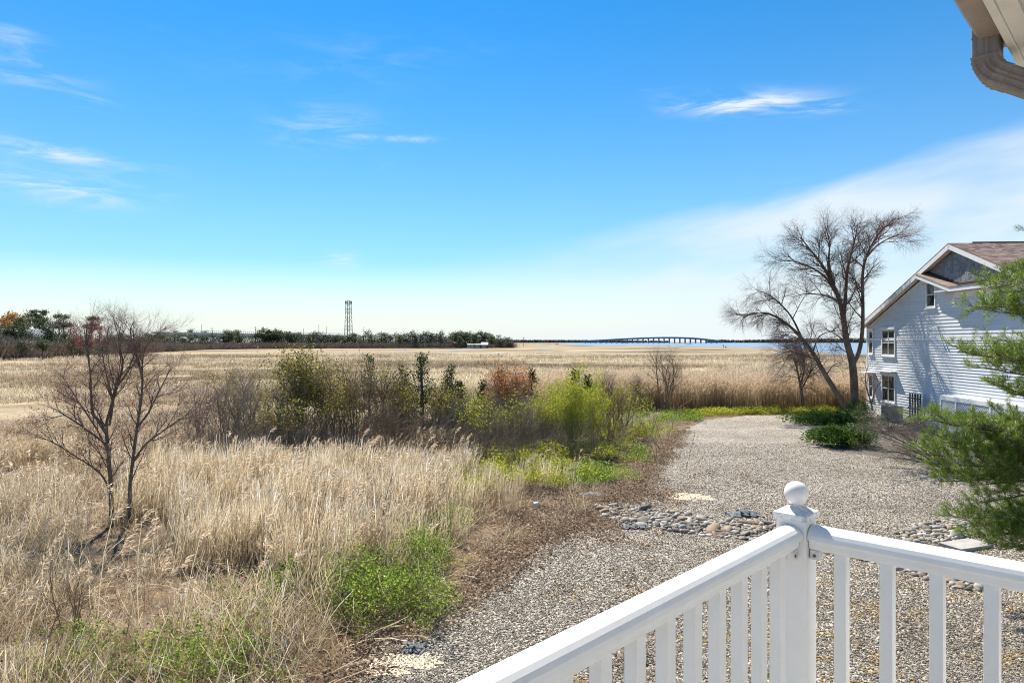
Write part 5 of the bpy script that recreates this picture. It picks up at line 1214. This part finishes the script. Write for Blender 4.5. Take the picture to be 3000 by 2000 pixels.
PROTO['pine'] = [umbrella_pine(330), umbrella_pine(331, .66)]
rt = np.random.default_rng(55)
def far_tree(name, kind, px, d, top, label, group=None, wide=1.0, base=0.0):
    h = CZ + (1000 - top) / F * d - base; tm, cm = PROTO[kind][rt.integers(0, len(PROTO[kind]))]
    t = thing(name, label, 'tree', ((px - 1500) / F * d, d, base), group); t.scale = (h * wide, h * wide, h); t.rotation_euler = (0, 0, rt.uniform(0, 6.28))
    for nm, me in (('trunk', tm), ('crown', cm)): o = bpy.data.objects.new(nm, me); COL.objects.link(o); o.parent = t
    return t
# left wooded bank, about 200 m off
far_tree('orange_tree', 'oak', 0, 1, 1, '') if False else None
far_tree('orange_tree', 'orange', 28, 238, 936, 'orange-brown leafy tree at the far left edge', None, 1.15)
far_tree('orange_tree', 'orange', 55, 232, 952, 'lower pale orange tree next to the leftmost orange tree', None, 1.0)
far_tree('umbrella_pine', 'pine', 103, 238, 914, 'tallest far pine with umbrella crown against the sky', None, 1.0)
far_tree('umbrella_pine', 'pine', 74, 232, 936, 'shorter dark pine just left of the umbrella pine', None, 1.1)
far_tree('umbrella_pine', 'pine', 128, 228, 938, 'green pine just right of the umbrella pine', None, 1.2)
far_tree('umbrella_pine', 'pine', 186, 232, 926, 'flat-topped pine among grey bare trees on the left bank', None, .9)
far_tree('umbrella_pine', 'pine', 268, 238, 932, 'dark pine showing behind the red budding trees', None, .9)
for px, top, lb in [(158, 940, 'grey bare tree between the pines on the left bank'), (178, 925, 'tall grey bare tree with reddish top'), (202, 928, 'grey bare tree left of the red budding trees'), (225, 940, 'purplish bare tree touching the red budding trees'), (313, 942, 'bare tree behind the left tree branches')]:
    far_tree('bare_far_tree', 'bare', px, 222 + rt.uniform(-10, 10), top, lb, 'bare trees on the left bank', .9)
for px, top, d, lb in [(255, 952, 185, 'red budding tree behind the bare tree, left one'), (292, 945, 183, 'red budding tree behind the bare tree, brightest one'), (215, 968, 187, 'low red budding tree at the left of its kind')]:
    far_tree('red_maple', 'red', px, d, top, lb, 'red budding trees', 1.1)
def ORDS(i): return 'first second third fourth fifth sixth seventh eighth ninth tenth eleventh twelfth thirteenth fourteenth fifteenth sixteenth seventeenth'.split()[i]
for k, (px, top) in enumerate([(5, 968), (18, 975), (33, 965), (52, 958), (64, 975), (77, 963), (92, 985), (106, 982), (120, 990), (140, 968), (150, 980), (172, 978), (190, 985), (212, 990), (236, 985), (262, 990), (300, 988)]):
    far_tree('cedar_tree', 'cedar' if k % 3 else 'round', px, 200 + rt.uniform(-6, 12), top, ORDS(k) + ' dark evergreen from the left edge, low in front of the pines', 'evergreens on the left bank', 1.2)
for px, py, lb in [(62, 1018, 'rounded dark bush at the left edge of the marsh'), (125, 1012, 'scruffy green bush standing in brown brush'), (38, 1028, 'lime green bush at the left marsh edge')]:
    far_tree('far_bush', 'round', px, 172, py - 12, lb, None, 1.3)
# brush along the edge of the marsh
def brush_clump(seed, f=1.0):
    r_ = np.random.default_rng(seed); m_ = MB()
    for k in range(46):
        b = r_.normal(size=3) * (1.5, 1.2, 0); b[2] = -.05; d = unit(np.array([r_.normal() * .35, r_.normal() * .35, 1])); L = r_.uniform(1.2, 2.6); tn = r_.uniform()
        e = b + d * L; m_.tube([b, b + d * L * .55, e], [.03 * f, .024 * f, .012 * f], 3, tn, False)
        for j in range(5):
            p = b + d * L * r_.uniform(.3, 1); m_.tube([p, p + unit(d + r_.normal(size=3) * .55) * r_.uniform(.4, .9)], [.016 * f, .008 * f], 3, tn, False)
    return m_
src = [src_obj('l_brush_%d' % k, brush_clump(120 + k), brushm) for k in range(3)]
n = 2400; px_ = np.where(rt.uniform(size=n) < .7, rt.uniform(-260, 500, n), rt.uniform(500, 1500, n)); yb = np.interp(px_, [-260, 0, 150, 330, 600, 800, 1500], [1062, 1054, 1047, 1036, 1024, 1021, 1018.5]); dd_ = CZ * F / (yb - 1000) + rt.exponential(1, n) * np.interp(px_, [0, 600], [14, 14]); Pb = np.stack([(px_ - 1500) / F * dd_, dd_, np.full(n, -.05)], 1)
scatter('brush_thicket', 'grey-brown bare brush along the far edge of the marsh', src, Pb, rt.uniform(0, 6, n), np.zeros((n, 2)), np.interp(px_, [0, 330, 600, 1500], [1.9, 1.7, 1.4, 1.6]) * rt.uniform(.7, 1.2, n), rt.integers(0, 3, n))
n = 80; yy = rt.uniform(23, 33, n); pxb = rt.uniform(540, 1840, n); Pc = np.stack([(pxb - 1500) / F * yy, yy, np.full(n, -.03)], 1); Pc = Pc[Pc[:, 0] < xedge(Pc[:, 1]) - 2.0]; n = len(Pc)
scatter('thicket_stems', 'bare brown stems filling the thicket between the shrubs', [src_obj('m_stem_%d' % k, brush_clump(140 + k, .42), brushm) for k in range(3)], Pc, rt.uniform(0, 6, n), np.zeros((n, 2)), rt.uniform(.55, .85, n), rt.integers(0, 3, n))
# the long cedar row
def toprow(px): return np.interp(px, [330, 420, 480, 560, 640, 760, 860, 940, 1010, 1060, 1100, 1140, 1180, 1200, 1250, 1330, 1400, 1450, 1490, 1510], [985, 988, 986, 982, 978, 976, 974, 980, 984, 980, 976, 984, 982, 974, 980, 978, 978, 986, 987, 995])
px = 325.0; k = 0; ordn = {}
def ORDW(i):
    o1 = 'zeroth first second third fourth fifth sixth seventh eighth ninth tenth eleventh twelfth thirteenth fourteenth fifteenth sixteenth seventeenth eighteenth nineteenth'.split()
    if i < 20: return o1[i]
    return (['twentieth', 'thirtieth', 'fortieth', 'fiftieth'][i // 10 - 2] if i % 10 == 0 else ['twenty', 'thirty', 'forty', 'fifty'][i // 10 - 2] + '-' + o1[i % 10])
while px < 1506:
    d = np.interp(px, [325, 600, 800, 1500], [250, 400, 470, 490]) + rt.uniform(0, 25)
    where = ('left of the overpass' if px < 480 else 'in front of the overpass' if px < 1000 else 'near the lattice tower' if px < 1160 else 'right of the lattice tower'); tp = toprow(px) - 2 + rt.normal() * 3.5 + rt.exponential(3.0)
    sparse = 480 < px < 760
    ordn[where] = ordn.get(where, 0) + 1
    far_tree('cedar_tree', 'cedar' if rt.uniform() < .82 else 'round', px, d, min(tp, 1000), ORDW(ordn[where]) + ' dark evergreen from the left in the far treeline ' + where, 'treeline evergreens ' + where, rt.uniform(1.3, 2.1))
    px += rt.uniform(7, 15) * (1.5 if sparse else 1.0); k += 1
for k, (px_1, top) in enumerate([(1170, 988), (1215, 985), (1290, 986), (1345, 990), (1390, 984), (1440, 990)]):
    far_tree('cedar_tree', 'round', px_1, 480 - rt.uniform(5, 15), top, ORDS(k) + ' round bush from the tower along the front of the far treeline', 'round treeline bushes', 1.4)
for k, (px_1, top) in enumerate([(513, 975), (558, 972), (600, 976), (690, 975)]):
    far_tree('far_tree', 'round', px_1, 600 + rt.uniform(0, 15), top, ORDS(k) + ' round tree top from the left seen over the overpass', 'trees behind the overpass', 1.2)

# overpass
ov = thing('overpass', 'pale blue-green steel road overpass behind the far cedars', 'bridge', ((760 - 1500) / F * 560, 560, 0))
steel = mat('overpass_steel', (.30, .40, .40), .6, (.24, .33, .34), .3); conc2 = mat('overpass_concrete', (.55, .55, .52), .9, (.47, .47, .44), .4)
def ovp(px, py, d=560): return D(px, py, d)
a_, b_ = ovp(455, 976), ovp(1010, 986); dv = unit(b_ - a_); Lo = np.linalg.norm(b_ - a_); nb = unit(np.cross(dv, UP)); ub = np.cross(nb, dv)
def obx(s0, s1, v0, v1, n0, n1, name, m, par=ov):
    MB().box(a_ + dv * (s0 + s1) / 2 + ub * (v0 + v1) / 2 + nb * (n0 + n1) / 2, (s1 - s0, abs(n1 - n0), abs(v1 - v0)), [dv, nb, ub]).build(name, m, par)
obx(0, Lo, -.6, .35, -6, 6, 'deck', conc2); obx(4, Lo - 2, -2.6, -.62, -5, -4.6, 'girder', steel); obx(4, Lo - 2, -2.6, -.62, 4.6, 5, 'girder', steel); obx(4, Lo - 2, -2.6, -.62, -.2, .2, 'girder', steel)
obx(0, Lo, .35, 1.2, -6, -5.7, 'parapet', conc2); obx(0, Lo, .35, 1.2, 5.7, 6, 'parapet', conc2)
fen = mat('fence_mesh', (.42, .50, .55), .6)
for n0 in (5.8, -5.8):
    obx(30, Lo, 2.6, 2.72, n0 - .05, n0 + .05, 'fence_rail', fen); fm = MB(); s_ = 30.0
    while s_ < Lo: fm.box(a_ + dv * s_ + ub * 1.9 + nb * n0, (.12, .12, 1.5), [dv, nb, ub]); s_ += 1.6
    tag(fm.build('fence_posts', fen, ov), kind='stuff')
for k in range(6):
    s_ = 14 + k * 25.0; c = a_ + dv * s_ ; zt = c[2] - 2.7
    for q in (-4, 4): MB().box((c[0] + nb[0] * q, c[1] + nb[1] * q, zt / 2), (1.1, 1.1, zt)).build('column', conc2, ov)
    MB().box((c[0], c[1], zt - .2), (1.3, 11, .9), [dv, nb, UP]).build('cap_beam', conc2, ov)
bankm = mat('grass_bank', (.19, .22, .06), .95, (.30, .30, .12), .3)
bk = MB(); e0, e1 = ovp(330, 976), ovp(470, 976)
def ridge(mm, p0, p1, half, z0, z1):
    q = [(p0[0], p0[1] - half, -.1), (p1[0], p1[1] - half, -.1), (p1[0], p1[1] - 6, z1), (p0[0], p0[1] - 6, z0), (p1[0], p1[1] + 6, z1), (p0[0], p0[1] + 6, z0), (p1[0], p1[1] + half, -.1), (p0[0], p0[1] + half, -.1)]
    mm.add(q, [(0, 1, 2, 3), (3, 2, 4, 5), (5, 4, 6, 7), (1, 6, 4, 2), (0, 3, 5, 7)])
ridge(bk, e0, e1, 26, 3.0, e1[2] - .9); tag(bk.build('road_embankment', bankm), kind='structure')
bk = MB(); e0, e1 = ovp(1000, 987), ovp(1230, 995); ridge(bk, e0, e1, 22, e0[2] - 1.0, 2.0); tag(bk.build('road_embankment', bankm), kind='structure')

# lattice tower
dT = 575.0; tb = D(1021, 1000, dT); tw = thing('lattice_tower', 'tall steel lattice antenna tower above the far treeline', 'tower', (tb[0], tb[1], 0)); HT = CZ + (1000 - 880) / F * dT
def leg_at(i, z):
    h = 2.7 * (1 - z / HT) + 1.6 * (z / HT); sx, sy = [(-1, -1), (1, -1), (1, 1), (-1, 1)][i]; return np.array([tb[0] + sx * h * .97 + sy * h * .25, tb[1] + sy * h * .97 - sx * h * .25, z])
towm = mat('tower_steel', (.16, .17, .18), .5, (.22, .23, .24), .5)
for i in range(4): MB().tube([leg_at(i, 0), leg_at(i, HT)], [.26, .20], 6).build('leg', towm, tw)
nb_ = 11
for k in range(nb_):
    z0, z1_ = HT * k / nb_, HT * (k + 1) / nb_
    for i in range(4):
        j = (i + 1) % 4; MB().tube([leg_at(i, z1_), leg_at(j, z1_)], .10, 4).build('horizontal', towm, tw)
        MB().tube([leg_at(i, z0), leg_at(j, z1_)], .085, 4).build('brace', towm, tw)
        if k % 2 == 0: MB().tube([leg_at(j, z0), leg_at(i, z1_)], .07, 4).build('brace', towm, tw)
MB().tube([(tb[0] - .9, tb[1], 0), (tb[0] - .6, tb[1], HT)], .30, 6).build('cable_run', towm, tw)
for zz in (HT - 1.8,):
    for i in range(12):
        a = i * math.pi / 6; c = np.array([tb[0] + math.cos(a) * 2.7, tb[1] + math.sin(a) * 2.7, zz]); MB().box(c, (.45, .3, 2.3)).build('antenna_panel', mat('antenna_grey', (.32, .33, .34), .6), tw); MB().tube([(tb[0], tb[1], zz), c], .06, 4).build('antenna_arm', towm, tw)
    pr = [(tb[0] + math.cos(a) * 2.5, tb[1] + math.sin(a) * 2.5, zz - .6) for a in np.linspace(0, 2 * math.pi, 25)]; MB().tube(pr, .09, 4, cap=False).build('antenna_ring', towm, tw)
# utility and lamp poles
for px, top, d, arm, lb in [(484, 954, 540, 0, 'thin pole left of the overpass, first from the left'), (590, 951, 590, 0, 'tall thin pole over the overpass left half'), (621, 958, 540, 1, 'dark pole with equipment over the overpass left half'), (748, 955, 540, 1, 'dark pole with equipment over the overpass middle'), (889, 962, 560, 0, 'thin pole above the overpass right end'), (934, 950, 590, 0, 'tallest thin pole left of the lattice tower'), (956, 957, 545, 0, 'dark pole just left of the lattice tower'), (1066, 957, 500, 0, 'dark pole just right of the lattice tower'), (1070, 972, 520, 1, 'short pole with equipment right of the lattice tower'), (1157, 978, 560, 0, 'short thin pole in the dip of the treeline'), (1210, 968, 560, 0, 'thin pole over the treeline left of its high part'), (1222, 966, 580, 0, 'taller thin pole over the treeline'), (1253, 985, 480, 1, 'pale pole with crossarm in front of the treeline'), (1362, 974, 560, 0, 'thin pole above the right half of the treeline'), (1395, 988, 500, 0, 'pale pole pair at the right part, left pole'), (1402, 986, 500, 0, 'pale pole pair at the right part, right pole'), (1534, 986, 620, 1, 'lone pole with crossarm right of the treeline end')]:
    b = D(px, 1000, d); h = CZ + (1000 - top) / F * d; t = thing('utility_pole', lb, 'pole', (b[0], b[1], 0), 'utility poles')
    MB().tube([(b[0], b[1], -.1), (b[0], b[1], h)], [.20, .14], 6).build('shaft', polem, t)
    if arm:
        MB().box((b[0], b[1], h - 1.2), (2.6, .16, .2)).build('crossarm', polem, t); MB().tube([(b[0] + .4, b[1], h - 3.6), (b[0] + .4, b[1], h - 2.4)], .3, 8).build('transformer', metalg, t)
# far low houses
def far_house(label, px, d, w_, dp, wall_h, roof_h, top=None, wallm=trimw, roofc=None):
    b = D(px, 1000, d); t = thing('far_house', label, 'house', (b[0], b[1], 0)); MB().box((b[0], b[1], wall_h / 2), (w_, dp, wall_h)).build('wall', wallm, t)
    MB().prism([(-dp / 2 - .5, wall_h), (dp / 2 + .5, wall_h), (0, wall_h + roof_h)], (b[0] - w_ / 2 - .4, b[1], 0), np.array([0, 1., 0]), UP, np.array([1., 0, 0]), w_ + .8).build('roof', roofc or mat('far_grey_roof', (.42, .42, .42), .8), t)
    for k in range(3):
        f = MB().box((b[0] - w_ * .3 + k * w_ * .3, b[1] - dp / 2 - .02, wall_h * .55), (1.1, .08, 1.3)).build('window', trimw, t); MB().box((b[0] - w_ * .3 + k * w_ * .3, b[1] - dp / 2 - .07, wall_h * .55), (.9, .03, 1.1)).build('pane', glass, f)
    MB().box((b[0] + w_ * .42, b[1] - dp / 2 - .03, 1.05), (1.0, .1, 2.1)).build('door', darkm, t)
far_house('low house with pale grey roof at the far left edge', 20, 222, 18, 9, 6.2, 2.6)
far_house('house with whitish sloped roof left of the red trees', 92, 216, 11, 8, 5.2, 3.2)
far_house('white roofed low building in the treeline right of the tower', 1215, 492, 12, 8, 4.2, 1.2, roofc=trimw)
far_house('long white low building near the end of the treeline', 1392, 478, 10, 7, 2.4, .6, wallm=conc2)
far_house('small white building at the end of the treeline', 1420, 476, 4, 5, 2.4, 1.6, wallm=conc2, roofc=trimw)
ys = D(345, 1004, 178); yo = thing('yellow_sign', 'small yellow board at the marsh edge behind the bare tree', 'sign', (ys[0], ys[1], 0)); yel = mat('yellow_paint', (.62, .40, .03), .6)
MB().box((ys[0], ys[1], ys[2]), (1.5, .06, .75)).build('board', yel, yo)
for q in (-.6, .6): MB().box((ys[0] + q, ys[1] + .07, ys[2] / 2), (.09, .07, ys[2])).build('post', polem, yo)

# ------------------------------------------------------------------ far bay: shore woods, long bridge, islands, markers
wood_far = leafmat('shore_wood', [(.035, .05, .035), (.06, .075, .05), (.10, .105, .08)], 0.)
def shore(name, label, stops, d, seed, dens=1.6):
    r_ = np.random.default_rng(seed); m_ = MB(); x0, x1 = stops[0][0], stops[-1][0]; n = int((x1 - x0) * dens)
    for k in range(n):
        px = r_.uniform(x0, x1); top = np.interp(px, [s[0] for s in stops], [s[1] for s in stops]) + abs(r_.normal()) * 1.3; dd = d * r_.uniform(.97, 1.06); c = D(px, top, dd); h = max(c[2], 2); w_ = h * r_.uniform(.35, .7)
        a = r_.uniform(0, 1); vs = []; K = 7
        for zz, rr_ in ((0, .8), (.35, 1.0), (.7, .75), (.9, .4)):
            for j in range(K): an = 2 * math.pi * j / K + a; f = r_.uniform(.7, 1.25); vs.append((c[0] + math.cos(an) * w_ * rr_ * f, c[1] + math.sin(an) * w_ * rr_ * f, h * zz * r_.uniform(.9, 1.1)))
        vs.append((c[0], c[1], h)); m_.add(vs, [(i * K + j, i * K + (j + 1) % K, (i + 1) * K + (j + 1) % K, (i + 1) * K + j) for i in range(3) for j in range(K)] + [(3 * K + j, 3 * K + (j + 1) % K, 4 * K) for j in range(K)], a)
    tag(m_.build(name, wood_far), label, kind='stuff')
shore('shore_woods', 'low dark woods along the far shore left of the long bridge', [(1380, 996), (1500, 994), (1640, 994.5), (1800, 995), (1960, 997)], 2450, 1, 1.0)
shore('shore_woods', 'dark woods along the far shore right of the long bridge', [(2070, 996), (2110, 993.5), (2160, 995), (2240, 993), (2330, 991), (2450, 990), (2560, 989), (2700, 988), (3200, 986)], 2450, 2, .8)
bm2 = MB(); 
for sx0, sx1, yy_ in [(-1400, 330, 2380), (1600, 4200, 2380)]: pass
tag(MB().box((900, 2900, -.0), (6200, 1100, .6)).build('far_shore', mat('far_shore_ground', (.22, .20, .14), .95, (.30, .27, .2), .01)), kind='structure')
dB = 1900.0; pts_b = [(1700, 997.5), (1760, 994.5), (1810, 991.5), (1860, 989), (1910, 987.2), (1955, 986.4), (2000, 987), (2035, 988.8), (2065, 991.6), (2090, 994.6), (2112, 997.2)]
lb_ = thing('long_bridge', 'long low arching road bridge across the bay on many piers', 'bridge', (D(1950, 1000, dB)[0], dB, 0)); pb = np.array([D(px, py, dB) for px, py in pts_b])
xs = np.linspace(pb[0][0], pb[-1][0], 70); zs = np.interp(xs, pb[:, 0], pb[:, 2]); zs = np.convolve(np.pad(zs, 3, 'edge'), np.ones(7) / 7, 'valid')
blue = mat('bridge_girder', (.15, .26, .37), .6, (.12, .22, .33), .02); bdeck = mat('bridge_deck', (.30, .33, .34), .8)
dkm = MB(); gm = MB(); pm = MB()
for i in range(len(xs) - 1):
    v = []
    for x, z in ((xs[i], zs[i]), (xs[i + 1], zs[i + 1])):
        v += [(x, dB - 7, z), (x, dB + 7, z), (x, dB + 7, z - 1.1), (x, dB - 7, z - 1.1), (x, dB - 6, z - 1.1), (x, dB + 6, z - 1.1), (x, dB + 6, z - 4.6), (x, dB - 6, z - 4.6)]
    dkm.add(v, [(0, 1, 9, 8), (1, 2, 10, 9), (2, 3, 11, 10), (3, 0, 8, 11)]); gm.add(v, [(4, 5, 13, 12), (5, 6, 14, 13), (6, 7, 15, 14), (7, 4, 12, 15)])
dkm.build('deck', bdeck, lb_); gm.build('girder', blue, lb_)
piers = np.linspace(pb[0][0] + 14, pb[-1][0] - 12, 26)
for x in piers:
    z = np.interp(x, xs, zs) - 4.6
    if z < .6: continue
    q = MB().box((x, dB - 4, z / 2), (1.9, 1.9, z)); q.box((x, dB + 4, z / 2), (1.9, 1.9, z)); q.build('pier', blue, lb_)
    MB().box((x, dB, z + .1), (2.3, 12.4, .9)).build('pier_cap', blue, lb_)
# marsh islands and piers in the bay
isl = mat('island_marsh', (.36, .28, .17), .95, (.22, .18, .11), .05)
for k, (px, py, w_, dp, hh) in enumerate([(1905, 1006.2, 230, 40, .7), (1560, 1007.0, 110, 30, .6)]):
    c = G(px, py); r_ = np.random.default_rng(k); m_ = MB(); n = 40; an = np.linspace(0, 2 * math.pi, n, False); rr_ = r_.uniform(.7, 1.05, n)
    m_.add([(c[0] + math.cos(a) * w_ / 2 * q * c[1] / F, c[1] + math.sin(a) * dp * q, -.05) for a, q in zip(an, rr_)] + [(c[0] + math.cos(a) * w_ / 2 * q * .95 * c[1] / F, c[1] + math.sin(a) * dp * q * .9, hh) for a, q in zip(an, rr_)], [tuple(range(n, 2 * n))] + [(i, (i + 1) % n, n + (i + 1) % n, n + i) for i in range(n)]); tag(m_.build('marsh_island', isl), kind='structure')
for px, py, w_, lb in [(1830, 1007, 20, 'dark low dock on the island under the long bridge'), (2018, 1009, 14, 'dark low platform at the right end of the island'), (1632, 1010, 10, 'dark low dock left of the open water')]:
    c = G(px, py); t = thing('dock', lb, 'dock', (c[0], c[1], 0)); W_ = w_ / F * c[1]; MB().box((c[0], c[1], 1.3), (W_, 6, .35)).build('platform', darkm, t)
    for q in (-.45, -.15, .15, .45): MB().box((c[0] + q * W_, c[1], .6), (.35, .35, 1.2)).build('pile', darkm, t)
for px, top, lb in [(2119, 1010.5, 'taller channel marker post in the water'), (2126, 1014, 'shorter channel marker post in the water')]:
    c = G(px, 1019); h = CZ + (1000 - top) / F * c[1]; t = thing('channel_marker', lb, 'post', (c[0], c[1], 0), 'channel markers'); MB().tube([(c[0], c[1], -.3), (c[0], c[1], h)], .14, 6).build('post', polem, t); MB().box((c[0], c[1] - .2, h - .3), (.9, .06, .7)).build('board', darkm, t)
